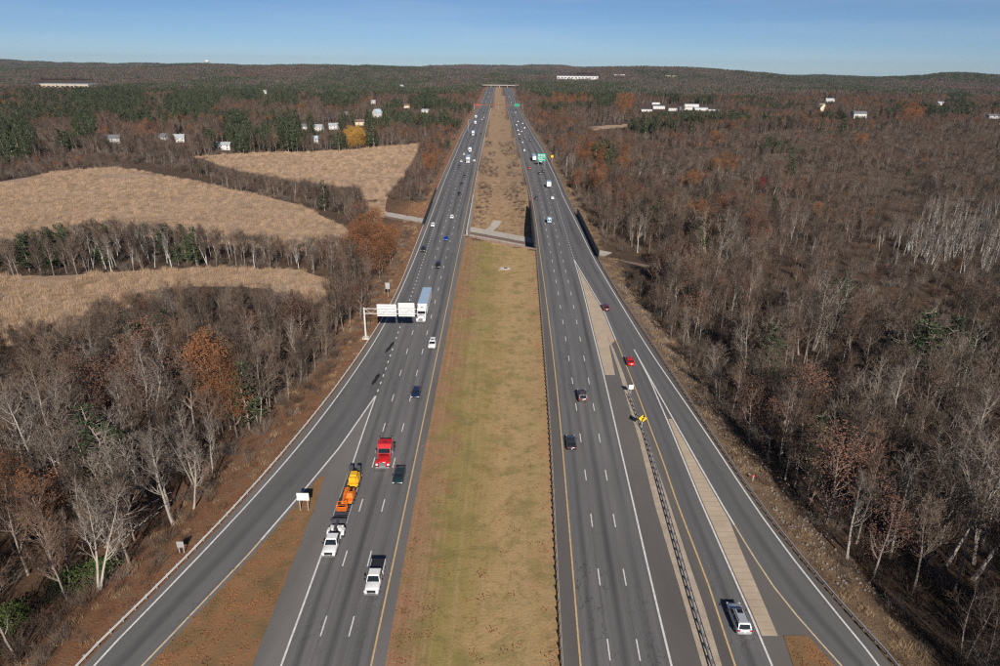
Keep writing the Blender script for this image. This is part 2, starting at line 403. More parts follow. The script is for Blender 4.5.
def ground_mat():
    n = NT('woodland_ground'); a = n.attr('zone')
    sp = n.t.nodes.new('ShaderNodeSeparateColor'); n.t.links.new(a.outputs['Color'], sp.inputs[0])
    big = n.noise(0.03, detail=7, rough=0.65); mid = n.noise(0.35, detail=6, rough=0.7); fine = n.noise(3.0, detail=5, rough=0.75)
    wood = n.ramp(mid, [(0.28, (0.034, 0.022, 0.014)), (0.5, (0.062, 0.038, 0.023)), (0.62, (0.105, 0.052, 0.024)), (0.8, (0.080, 0.064, 0.034))])
    litter = n.ramp(mid, [(0.28, (0.15, 0.072, 0.036)), (0.47, (0.27, 0.118, 0.052)), (0.6, (0.24, 0.145, 0.08)), (0.75, (0.155, 0.125, 0.055))])
    dry = n.ramp(mid, [(0.28, (0.11, 0.066, 0.036)), (0.48, (0.20, 0.125, 0.070)), (0.62, (0.25, 0.17, 0.10)), (0.8, (0.15, 0.08, 0.042))])
    rough_m = n.ramp(mid, [(0.28, (0.17, 0.098, 0.055)), (0.48, (0.36, 0.228, 0.125)), (0.62, (0.43, 0.295, 0.168)), (0.8, (0.27, 0.145, 0.08))])
    c = n.mix(sp.outputs[0], wood, litter); c = n.mix(sp.outputs[1], c, dry); c = n.mix(sp.outputs[2], c, rough_m)
    c = n.mix(n.math('MULTIPLY', n.rampf(fine, 0.45, 0.75), 0.45), c, (0.085, 0.055, 0.032))
    n.bump(fine, 1.0, 0.4); return n.out(c, 1.0)
M['ground'] = ground_mat()

def field_mat():
    n = NT('dry_marsh_reed')
    st = n.noise(0.02, stretch=(1, 3.0, 1), detail=7, rough=0.65); mid = n.noise(0.22, detail=6, rough=0.7); fine = n.noise(2.0, detail=5, rough=0.75)
    c = n.ramp(st, [(0.3, (0.30, 0.195, 0.125)), (0.5, (0.41, 0.28, 0.185)), (0.7, (0.49, 0.35, 0.24))])
    c = n.mix(n.math('MULTIPLY', n.rampf(mid, 0.55, 0.75), 0.5), c, (0.27, 0.155, 0.08))
    c = n.mix(n.math('MULTIPLY', n.rampf(fine, 0.5, 0.8), 0.5), c, (0.20, 0.125, 0.065))
    n.bump(fine, 1.0, 0.6); return n.out(c, 1.0)
M['field'] = field_mat()

M['bark'] = mat('grey_brown_bark', (0.235, 0.190, 0.16), 0.95, var=0.25, scale=0.7, rnd=0.25)
M['bark_pale'] = mat('pale_grey_bark', (0.36, 0.315, 0.27), 0.95, var=0.22, scale=0.7, rnd=0.2)
M['birch'] = mat('white_birch_bark', (0.62, 0.60, 0.56), 0.9, var=0.18, scale=1.2, rnd=0.12)
M['twig'] = mat('bare_twigs', (0.096, 0.069, 0.051), 1.0, rnd=0.6)
M['twig_red'] = mat('reddish_twigs', (0.108, 0.068, 0.047), 1.0, rnd=0.6)
M['twig_pale'] = mat('pale_twigs', (0.165, 0.135, 0.113), 1.0, rnd=0.3)
M['rust_leaf'] = mat('rust_oak_leaves', (0.14, 0.060, 0.027), 0.9, rnd=0.35, col2=(0.245, 0.105, 0.040), scale=0.5)
M['red_leaf'] = mat('dull_red_leaves', (0.105, 0.056, 0.040), 0.9, rnd=0.35, col2=(0.160, 0.078, 0.048), scale=0.5)
M['crimson_leaf'] = mat('crimson_leaves', (0.16, 0.022, 0.024), 0.9, rnd=0.2)
M['gold_leaf'] = mat('golden_leaves', (0.40, 0.225, 0.045), 0.9, rnd=0.15)
M['needle'] = mat('pine_needles', (0.027, 0.042, 0.017), 0.9, rnd=0.4, col2=(0.055, 0.075, 0.028), scale=0.5)
M['green_leaf'] = mat('evergreen_shrub_leaves', (0.06, 0.10, 0.018), 0.9, rnd=0.2)
M['reed'] = mat('dry_reed_blades', (0.41, 0.285, 0.19), 1.0, rnd=0.15)
M['straw'] = mat('dry_grass_blades', (0.31, 0.215, 0.125), 1.0, rnd=0.35)
M['stone'] = mat('riprap_stone', (0.22, 0.19, 0.165), 0.95, rnd=0.3, var=0.2, scale=1.0)
M['turf'] = mat('green_turf_blades', (0.20, 0.175, 0.05), 1.0, rnd=0.35)
M['turf_dry'] = mat('straw_turf_blades', (0.48, 0.33, 0.155), 1.0, rnd=0.3)
M['fallen_leaf'] = mat('fallen_leaves', (0.30, 0.125, 0.045), 0.9, rnd=0.4)
# ------------------------------------------------------------------ terrain sheet
def build_ground():
    ys = [-160.0]
    while ys[-1] < 460: ys.append(ys[-1] + 4.0)
    while ys[-1] < 16000: ys.append(ys[-1] * 1.022)
    ys = np.array(ys); nx = 220
    t = np.linspace(-1, 1, nx); t = 0.55 * t + 0.45 * t ** 3
    half = np.maximum(300.0, 1.15 * ys + 200)
    X = t[None, :] * half[:, None]; Y = np.repeat(ys[:, None], nx, 1)
    # pull the grid lines onto the road edges where they run close by
    Z = height(X, Y)
    V = np.stack((X, Y, Z), -1).reshape(-1, 3)
    ny = len(ys); idx = np.arange(ny * nx).reshape(ny, nx)
    q = np.stack((idx[:-1, :-1], idx[:-1, 1:], idx[1:, 1:], idx[1:, :-1]), -1).reshape(-1, 4)
    me = bpy.data.meshes.new('ground'); me.from_pydata(V.tolist(), [], q.tolist())
    x, y = V[:, 0], V[:, 1]; yc = np.clip(y, -60, Y_END + 400)
    dl = L_rail(yc) - x; dr = x - R_out(yc); s, n = rail_st(x, y)
    zone = np.zeros((len(V), 4), np.float32); zone[:, 3] = 1
    zone[:, 0] = np.where((dl > -3), 1 - 0.75 * sstep(7, 22, dl) - 0.25 * sstep(22, 60, dl), 0)
    zone[:, 1] = np.where((dr > -3), 1 - sstep(3.5, 9, dr), 0)
    zone[:, 2] = ((x > L_pav(yc)) & (x < R_rail(yc)) & (n > 2)).astype(float)
    a = me.color_attributes.new('zone', 'FLOAT_COLOR', 'POINT'); a.data.foreach_set('color', zone.ravel())
    me.materials.append(M['ground']); me.polygons.foreach_set('use_smooth', np.ones(len(me.polygons), bool))
    o = link('ground', me)
    setp(o, 'brown leaf-littered woodland ground rolling out to the far hills', 'ground', kind='structure')
build_ground()

def ysamples(a, b, step=6.0, g=1.02):
    r = [a]
    while r[-1] < b:
        r.append(r[-1] + max(step, (r[-1]) * (g - 1)))
    r[-1] = b
    return np.array(r)

def strip(name, fa, fb, ya, yb, z, mt, parent=None, lanes=1.0, step=6.0, zf=None, nu=1):
    """sheet between two lines, UV u = 0..lanes across, v = metres along"""
    ys = ysamples(ya, yb, step); xa = fa(ys); xb = fb(ys)
    us = np.linspace(0, 1, nu + 1)
    V = []; UV = []
    for i, y in enumerate(ys):
        for u in us:
            x = xa[i] + (xb[i] - xa[i]) * u
            zz = z if zf is None else float(zf(np.array([x]), np.array([y]))[0]) + z
            V.append((x, y, zz)); UV.append((u * lanes, y))
    n1 = nu + 1
    F = [(i * n1 + k, i * n1 + k + 1, (i + 1) * n1 + k + 1, (i + 1) * n1 + k) for i in range(len(ys) - 1) for k in range(nu)]
    me = bpy.data.meshes.new(name); me.from_pydata(V, [], F)
    uvl = me.uv_layers.new(name='UVMap'); li = np.zeros(len(me.loops), np.int32); me.loops.foreach_get('vertex_index', li)
    uvl.data.foreach_set('uv', np.array(UV, np.float32)[li].ravel())
    me.materials.append(mt); me.update()
    return link(name, me, parent)

def off(f, d): return lambda y: f(y) + d
def lerp(f, g, t): return lambda y: f(y) + (g(y) - f(y)) * t
def vmin(f, g): return lambda y: np.minimum(f(y), g(y))
YN = -60.0
# left carriageway (traffic towards the camera) and its exit ramp
left_road = setp(strip('left_carriageway', off(L_rail, 0.35), L_pav, YN, Y_END, 0.0, M['shoulder'], step=5),
                 'grey three-lane carriageway that carries the red tractor and white semi truck', 'road', kind='structure')
strip('lanes', L_whi, L_yel, YN, Y_END, 0.012, M['asphalt'], left_road, 3)
strip('auxiliary_lane', LR_out, L_whi, Y_APEX_L, Y_END, 0.011, M['ramp_asphalt'], left_road, 1)
left_ramp = setp(strip('exit_ramp', LR_out, LR_in, YN, Y_APEX_L, 0.014, M['ramp_asphalt'], None, 1, step=4),
                 'single-lane grey ramp curving away beside the leafy gore grass', 'road', kind='structure')
# right carriageway (traffic away from the camera) with two ramps
right_road = setp(strip('right_carriageway', off(R_rail, 0.25), off(R_out, -0.35), YN, Y_END, 0.0, M['shoulder_dark'], step=5),
                  'grey three-lane carriageway that carries the pale blue van and box truck', 'road', kind='structure')
strip('lanes', R_yel, R_whi, YN, Y_END, 0.012, M['asphalt'], right_road, 3)
strip('auxiliary_lane', R_whi, RB_out, Y_APEX_R, Y_END, 0.011, M['ramp_asphalt'], right_road, 1)
ramp_a = setp(strip('entry_ramp', RA_in, RA_out, YN, Y_APEX_R2, 0.014, M['ramp_asphalt'], None, 1, step=4),
              'single-lane grey ramp between the gore guardrail and the long tan paved wedge', 'road', kind='structure')
strip('ramp_lanes', RA_in, RB_out, Y_APEX_R2, Y_APEX_R, 0.015, M['ramp_asphalt'], ramp_a, 2, step=4)
ramp_b = setp(strip('outer_ramp', RB_in, RB_out, YN, Y_APEX_R2, 0.014, M['ramp_asphalt'], None, 1, step=4),
              'curving grey ramp along the outer guardrail and stony bank', 'road', kind='structure')

def paint(name, f, ya, yb, w, mt, parent, z=0.030):
    return strip(name, off(f, -w / 2), off(f, w / 2), ya, yb, z, mt, parent, 1, step=5)
W_, YL_ = M['white_line'], M['yellow_line']; FD_ = mat('faded_yellow_paint', (0.58, 0.46, 0.30), 0.7, var=0.2, scale=1.5)
paint('edge_line', L_yel, YN, 900, 0.22, YL_, left_road); paint('edge_line', L_yel, 900, Y_END, 0.3, YL_, left_road)
paint('edge_line', L_whi, YN, Y_APEX_L, 0.24, W_, left_road)
paint('edge_line', LR_out, Y_APEX_L, Y_END, 0.24, W_, left_road)
paint('edge_line', LR_out, YN, Y_APEX_L, 0.26, W_, left_ramp, 0.034)
YM = G(262, 540)[1]
paint('edge_line', LR_in, YM, Y_APEX_L, 0.30, W_, left_ramp, 0.036); paint('edge_line', LR_in, YN, YM, 0.26, FD_, left_ramp, 0.034)
paint('edge_line', R_yel, YN, Y_END, 0.22, YL_, right_road)
paint('edge_line', R_whi, YN, Y_APEX_R, 0.26, W_, right_road)
paint('edge_line', RB_out, Y_APEX_R2, Y_END, 0.26, W_, right_road, 0.033)
YT = G(616, 340)[1]
paint('edge_line', RA_in, YT, Y_APEX_R, 0.26, W_, ramp_a, 0.036); paint('edge_line', RA_in, YN, YT, 0.24, YL_, ramp_a, 0.034)
paint('edge_line', RA_out, YN, Y_APEX_R2, 0.26, W_, ramp_a, 0.036)
YB = G(735, 525)[1]
paint('edge_line', RB_in, YB, Y_APEX_R2, 0.28, W_, ramp_b, 0.038); paint('edge_line', RB_in, YN, YB, 0.24, FD_, ramp_b, 0.034)
paint('edge_line', RB_out, YN, Y_APEX_R2, 0.26, W_, ramp_b, 0.034)

# lane dashes, each a painted piece of its own
dash_me = MB(); dash_me.poly([(-0.085, -1.6, 0), (0.085, -1.6, 0), (0.085, 1.6, 0), (-0.085, 1.6, 0)])
dash_mesh = dash_me.mesh('lane_dash', W_)
dot_me = MB(); dot_me.poly([(-0.13, -0.6, 0), (0.13, -0.6, 0), (0.13, 0.6, 0), (-0.13, 0.6, 0)])
dot_mesh = dot_me.mesh('lane_dot', W_)
def dashes(f, y_start, y_end, period, mesh, parent, y_single, nm, z=0.032):
    y = y_start; far = MB()
    while y < y_end:
        s = float((f(y + 2) - f(y - 2)) / 4)
        if y < y_single:
            o = link(nm, mesh, parent); o.location = (float(f(y)), y, z); o.rotation_euler = (0, 0, -math.atan(s))
        else:
            x = float(f(y)); far.poly([(x - 0.1 - s * 1.6, y - 1.6, z), (x + 0.1 - s * 1.6, y - 1.6, z), (x + 0.1 + s * 1.6, y + 1.6, z), (x - 0.1 + s * 1.6, y + 1.6, z)])
        y += period
    if far.v: far.build('far_' + nm + '_run', W_, parent)['kind'] = 'stuff'
PER = 12.19
yd = float(np.mean([G(609, 650)[1], G(599, 577)[1] - PER, G(592, 520)[1] - 2 * PER]))
yl = float(np.mean([G(324, 625)[1], G(343.5, 557)[1] - PER, G(359.5, 507)[1] - 2 * PER]))
for t in (1 / 3, 2 / 3):
    dashes(lerp(R_yel, R_whi, t), yd - 5 * PER, Y_END, PER, dash_mesh, right_road, 640, 'lane_dash')
    dashes(lerp(L_whi, L_yel, t), yl - 4 * PER, Y_END, PER, dash_mesh, left_road, 640, 'lane_dash')
dashes(L_whi, Y_APEX_L + 2.5, Y_APEX_L + 210, 3.7, dot_mesh, left_road, 640, 'lane_dot')
dashes(L_whi, Y_APEX_L + 215, Y_END, PER, dash_mesh, left_road, 500, 'lane_dash')
dashes(R_whi, Y_APEX_R + 2.5, Y_APEX_R + 110, 3.7, dot_mesh, right_road, 640, 'lane_dot')
dashes(R_whi, Y_APEX_R + 118, Y_END, PER, dash_mesh, right_road, 500, 'lane_dash')

def ground_poly(name, pts, z, mt, label, cat, parent=None, pix=True):
    w = [G(*p)[:2] for p in pts] if pix else pts
    m = MB(); m.poly([(a, b, z) for a, b in w]); me = m.mesh(name, mt)
    uvl = me.uv_layers.new(name='UVMap')
    for lp in me.loops:
        co = me.vertices[lp.vertex_index].co; uvl.data[lp.index].uv = (co.x, co.y)
    o = link(name, me, parent)
    if parent is None: setp(o, label, cat, kind='structure')
    return o
# scored tan paving in the two gores, the tan strip of the gore guardrail
ya, yb = G(605, 375)[1], Y_APEX_R - 9
setp(strip('gore_paving', off(R_whi, 0.35), lambda y: np.minimum(RA_in(y) - 0.35, np.interp(y, [ya, ya + 20, ya + 60], [float(R_whi(ya)) + 2.6, float(R_whi(ya + 20)) + 3.4, 1e3])), ya, yb, 0.022, M['tan_concrete'], None, 1, step=2.5),
     'tan scored concrete wedge between the main lanes and the entry ramp', 'paving', kind='structure')
setp(strip('gore_paving', off(RA_out, 0.3), lambda y: np.minimum(RB_in(y) - 0.3, np.interp(y, [-60, G(778, 636)[1], G(741, 550)[1], G(722, 505)[1], G(700, 463)[1]], [0, G(778, 636)[0], G(741, 550)[0], G(722, 505)[0] + 0.2, 1e3])), G(770, 636)[1], G(671.5, 419)[1], 0.024, M['tan_concrete'], None, 1, step=2.0),
     'long tan scored concrete wedge between the two ramps', 'paving', kind='structure')
GR = Line([(712, 666), (690, 594), (672, 531), (655, 470), (645, 435), (637, 415), (629, 396)], 2)
G_L = Line([(702, 666), (683, 600), (655, 506), (639, 440), (627, 400), (619, 372), (610, 345), (606, 335)], 2)
G_R = Line([(722, 666), (704, 606), (688, 560), (665, 490), (647, 440), (634, 405), (624, 375), (615, 352), (609, 338)], 2)
setp(strip('gravel_strip', G_L, G_R, YN, G(607, 337)[1], 0.027, M['tan_gravel'], None, 1, step=3),
     'narrow tan gravel strip that carries the gore guardrail', 'gravel', kind='structure')
# grass: median, left gore, right gore
MED_END = G(498, 243)[1] - 3
def mh(x, y): return height(x, y)
y_m0 = G(500, 246)[1]
def median_sheet():
    ys = ysamples(YN, 300, 4.0); V = []; UV = []; nu = 14
    for y in ys:
        a, b = float(L_pav(y)) - 0.05, float(R_rail(y)) + 0.3
        for k in range(nu + 1):
            u = k / nu; x = a + (b - a) * u; y2 = min(y, wall_line(x) - 0.3)
            V.append((x, y2, max(-0.05 - 0.55 * math.sin(math.pi * u) ** 1.2, -0.8) + (0.02 if 0 < k < nu else 0.03))); UV.append((u, y2))
    F = [(i * (nu + 1) + k, i * (nu + 1) + k + 1, (i + 1) * (nu + 1) + k + 1, (i + 1) * (nu + 1) + k) for i in range(len(ys) - 1) for k in range(nu)]
    F = [f for f in F if abs(V[f[0]][1] - V[f[3]][1]) > 1e-3 or abs(V[f[1]][1] - V[f[2]][1]) > 1e-3]
    me = bpy.data.meshes.new('median_grass'); me.from_pydata(V, [], F)
    uvl = me.uv_layers.new(name='UVMap'); li = np.zeros(len(me.loops), np.int32); me.loops.foreach_get('vertex_index', li)
    uvl.data.foreach_set('uv', np.array(UV, np.float32)[li].ravel()); me.materials.append(M['median'])
    me.polygons.foreach_set('use_smooth', np.ones(len(me.polygons), bool)); me.update()
    setp(link('median_grass', me), 'mown green and straw coloured grass median between the carriageways', 'grass', kind='structure')
median_sheet()
GG_R = Line([(252, 666), (291, 567), (317, 500), (325, 476)], 1)
GG_L = lambda y: np.minimum(LR_in(y) + 0.75, GG_R(y) - 0.2)
setp(strip('gore_grass', GG_L, GG_R, YN, G(324, 477)[1], 0.045, M['gore'], None, 1, step=3), 'triangle of leaf-strewn grass between the exit ramp and the main lanes', 'grass', kind='structure')
RG_L = Line([(797, 680), (793, 664), (784, 637)], 0); 
setp(strip('gore_grass', RG_L, lambda y: np.maximum(RB_in(y) - 0.8, RG_L(y) + 0.3), YN, G(796, 636)[1], 0.045, M['gore'], None, 1, step=3), 'small patch of brown grass where the two ramps part below the tan wedge', 'grass', kind='structure')
# flat black patches laid on the left carriageway
for k, (a, b, lab) in enumerate((((394, 342), (385, 353), 'black patch on the road close to the overhead sign'), ((379, 374), (372, 385), 'black patch on the road just ahead of the ramp split'))):
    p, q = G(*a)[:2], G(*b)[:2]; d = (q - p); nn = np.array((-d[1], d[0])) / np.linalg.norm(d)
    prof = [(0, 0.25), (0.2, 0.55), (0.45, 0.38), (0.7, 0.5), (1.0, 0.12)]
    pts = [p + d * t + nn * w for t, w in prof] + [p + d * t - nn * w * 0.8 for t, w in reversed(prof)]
    m = MB(); m.poly([(c[0], c[1], 0.034) for c in pts]); setp(m.build('dark_patch', M['dark_mark']), lab, 'road patch', 'black patches on the oncoming carriageway')

# ------------------------------------------------------------------ guardrails
pm = MB(); pm.box((0, 0, 0.36), (0.15, 0.20, 0.72)); pm.box((0.11, 0, 0.58), (0.14, 0.15, 0.30)); POST_T = pm.mesh('post', M['post'])
pm = MB(); pm.box((0, 0, 0.37), (0.10, 0.16, 0.74)); pm.box((0.10, 0, 0.57), (0.12, 0.14, 0.32)); POST_S = pm.mesh('post', M['steel'])
def guardrail(label, f, ya, yb, side, mt, post, sp=1.905, base=0.0, max_posts=290, dbl=False):
    root = setp(empty('guardrail', (float(f(ya)), ya, 0)), label, 'guardrail', 'guardrails along the highway')
    ys = ysamples(ya, yb, 3.8, 1.012); prof = [(0, 0.42), (0.07, 0.47), (0.07, 0.54), (0.0, 0.58), (0.07, 0.63), (0.07, 0.70), (0, 0.75)]
    for sd in ((1, -1) if dbl else (side,)):
        m = MB(); x0 = np.array([float(f(y)) for y in ys])
        for i, y in enumerate(ys):
            for a, z in prof: m.v.append((x0[i] + sd * (0.17 + a) - root.location.x, y - ya, z + base))
            for a, z in reversed(prof): m.v.append((x0[i] + sd * (0.15 + a) - root.location.x, y - ya, z + base + (0.012 if z > 0.7 else 0)))
        n = len(prof) * 2
        for i in range(len(ys) - 1):
            for k in range(n):
                k2 = (k + 1) % n; m.f.append((i * n + k, i * n + k2, (i + 1) * n + k2, (i + 1) * n + k)); m.m.append(0)
        m.build('beam', mt, root)
    y = ya; c = 0
    while y < yb and c < max_posts:
        o = link('post', post, root); s = float((f(y + 1) - f(y - 1)) / 2)
        o.location = (float(f(y)) - root.location.x, y - ya, base - 0.02); o.rotation_euler = (0, 0, -math.atan(s) + (math.pi if side < 0 else 0)); y += sp; c += 1
    return root
YBR0 = G(422, 226)[1]; YBR1 = G(437, 191)[1]
guardrail('pale steel guardrail bordering the exit ramp beside the leafy wood', L_rail, 40, YBR0, 1, M['steel_pale'], POST_S, max_posts=299)
guardrail('pale guardrail along the oncoming carriageway beyond the railway bridge', L_rail, YBR1 + 2, 1150, 1, M['steel_pale'], POST_S, 5.7)
YRB0 = G(535.5, 246)[1]; YRB1 = G(530.5, 206)[1]
guardrail('dark-posted guardrail along the edge of the grass median', R_rail, 40, YRB0, 1, M['steel'], POST_T, max_posts=299)
guardrail('guardrail between the brushy median and the carriageway driving away', R_rail, YRB1 + 2, 1150, 1, M['steel_pale'], POST_S, 5.7)
guardrail('double-sided guardrail with dark blocks in the tan gravel strip', GR, 44, G(629, 396)[1], 1, M['steel'], POST_T, dbl=True)
YOB0 = G(598, 258)[1]; YOB1 = G(577, 215)[1]
guardrail('long guardrail on the outside of the outer ramp above the stony bank', R_out, 40, YOB0, -1, M['steel'], POST_T, max_posts=299)
guardrail('guardrail beside the departing carriageway beyond the dark bridge screen', R_out, YOB1 + 2, 1150, -1, M['steel'], POST_S, 5.7)
LM_rail = off(L_pav, 0.25)
YLB0 = G(468, 234)[1]; YLB1 = G(473, 200)[1]
guardrail('pale guardrail between the brushy median and the oncoming carriageway', LM_rail, YLB1 + 2, 1150, -1, M['steel_pale'], POST_S, 5.7)

# ------------------------------------------------------------------ railway bridges: parapets, retaining walls, track
def wall(name, f, ya, yb, t, zb, zt, mt, label, cat='wall', cap=None):
    """a wall that follows a line; zb / zt may be functions of y"""
    ys = np.linspace(ya, yb, 14); m = MB(); rings = []
    for y in ys:
        x = float(f(y)); b = zb(y) if callable(zb) else zb; h = zt(y) if callable(zt) else zt
        rings.append([(x - t / 2, y, b), (x + t / 2, y, b), (x + t / 2, y, h), (x - t / 2, y, h)])
    m.loft(rings); o = m.build(name, mt); setp(o, label, cat)
    if cap:
        m2 = MB(); m2.loft([[(float(f(y)) - t / 2 - 0.06, y, zt), (float(f(y)) + t / 2 + 0.06, y, zt), (float(f(y)) + t / 2 + 0.06, y, zt + 0.12), (float(f(y)) - t / 2 - 0.06, y, zt + 0.12)] for y in ys]); m2.build('coping', M['conc_wall'], o)
    return o
low = lambda y: RAIL_Z - 0.5
wall('bridge_parapet', off(L_pav, 0.45), YLB0 - 2, YLB1 + 3, 0.4, low, 2.0, M['conc_wall'], 'pale concrete parapet and wing wall on the median side of the oncoming carriageway', cap=True)
wall('bridge_parapet', off(L_rail, -0.2), YBR0 - 1, YBR1 + 2, 0.4, low, 1.7, M['shaded_screen'], 'dark screen parapet on the woodland side of the oncoming carriageway')
wall('bridge_parapet', off(R_rail, -0.2), YRB0 - 1, YRB1 + 2, 0.3, low, 2.6, M['shaded_screen'], 'dark screen wall rising from the cut above the gravel track in the median')
wall('bridge_screen', off(R_out, 0.15), YOB0 - 1, YOB1 + 1, 0.25, -1.5, 2.9, M['shaded_screen'], 'tall dark solid screen on the outer edge of the railway bridge', 'screen')
# retaining wall at the end of the mown median
xs = np.linspace(float(L_pav(G(469, 236)[1])) - 1, float(R_rail(G(530, 247)[1])) + 0.4, 10); m = MB()
m.loft([[(x, wall_line(x) - 0.25, RAIL_Z - 0.5), (x, wall_line(x) + 0.25, RAIL_Z - 0.5), (x, wall_line(x) + 0.25, 0.45), (x, wall_line(x) - 0.25, 0.45)] for x in xs])
setp(m.build('retaining_wall', mat('brown_stone_wall', (0.26, 0.18, 0.14), 0.95, var=0.3, scale=0.6)), 'low brown retaining wall closing the mown median above the railway', 'wall')
# bridge decks so that the carriageways are solid over the railway
for f, g, lab in ((L_rail, L_pav, 'concrete deck carrying the oncoming carriageway over the railway'), (R_rail, R_out, 'concrete deck carrying the departing carriageway over the railway')):
    y0, y1 = (YBR0 - 40, YBR1 + 20) if f is L_rail else (YOB0 - 25, YRB1 + 25); m = MB()
    m.loft([[(float(f(y)) + 0.5, y, -1.6), (float(g(y)) - 0.5, y, -1.6), (float(g(y)) - 0.5, y, -0.05), (float(f(y)) + 0.5, y, -0.05)] for y in np.linspace(y0, y1, 16)])
    setp(m.build('bridge_deck', M['conc_wall']), lab, 'bridge', kind='structure')

def rw(s, n): return RWA + RWD * s + RWN * n
track = setp(empty('railway_track', (RWA[0], RWA[1], RAIL_Z)), 'rusty railway track on grey ballast passing beneath both carriageways', 'railway track')
def rw_strip(name, n0, n1, z0, z1, mt, s0=-170, s1=230):
    m = MB(); 
    for s in np.linspace(s0, s1, 60):
        pass
    ss = np.linspace(s0, s1, 60)
    m.loft([[(*(rw(s, n0) - RWA), 0 + z0), (*(rw(s, n1) - RWA), 0 + z0), (*(rw(s, n1 - 0.02 if n1 - n0 < 0.3 else n1 - 0.5) - RWA), z1), (*(rw(s, n0 + (0.02 if n1 - n0 < 0.3 else 0.5)) - RWA), z1)] for s in ss])
    return m.build(name, mt, track)
rw_strip('ballast', -8.1, -3.1, -0.3, 0.35, M['ballast'])
for nn_ in (-6.35, -4.85): rw_strip('rail', nn_ - 0.09, nn_ + 0.09, 0.36, 0.58, M['rust'])
m = MB()
for s in np.arange(-170, 230, 0.7):
    c = rw(s, -5.6) - RWA; m.box((c[0], c[1], 0.40), (0.24, 2.6, 0.14), 0, math.atan2(RWD[1], RWD[0]))
m.build('sleepers', M['post'], track)['kind'] = 'stuff'
m = MB(); ss = np.linspace(-30, 130, 40)
pts = [(rw(s, -2.2), rw(s, 5.6)) for s in ss]
for a, b in zip(pts[:-1], pts[1:]): m.poly([(*a[0], RAIL_Z + 0.14), (*b[0], RAIL_Z + 0.14), (*b[1], RAIL_Z + 0.14), (*a[1], RAIL_Z + 0.14)])
o = m.build('gravel_track', M['gravel']); setp(o, 'pale gravel service track beside the railway', 'track', kind='structure')
# its spur climbing into the brushy median
sp_ = [G(484, 231, RAIL_Z)[:2], G(489, 228, -5.6)[:2], G(494, 223, -5.2)[:2], G(498, 218, -4.6)[:2]]
m = MB(); prev = None
for k, p in enumerate(sp_):
    z = float(height(np.array([p[0]]), np.array([p[1]]))[0]) + 0.25
    a, b = (p[0] - 2.0, p[1] + 0.8, z), (p[0] + 2.0, p[1] - 0.8, z)
    if prev: m.poly([prev[0], prev[1], b, a])
    prev = (a, b)
setp(m.build('gravel_spur', M['gravel']), 'short gravel spur climbing from the track into the brushy median', 'track', kind='structure')
# riprap on the bank of the outer ramp
# ------------------------------------------------------------------ plants: prototypes
def rdir(rng, d, spread):
    a = Vector((rng.gauss(0, 1), rng.gauss(0, 1), rng.gauss(0, 1))).normalized()
    return (d + a * spread).normalized()

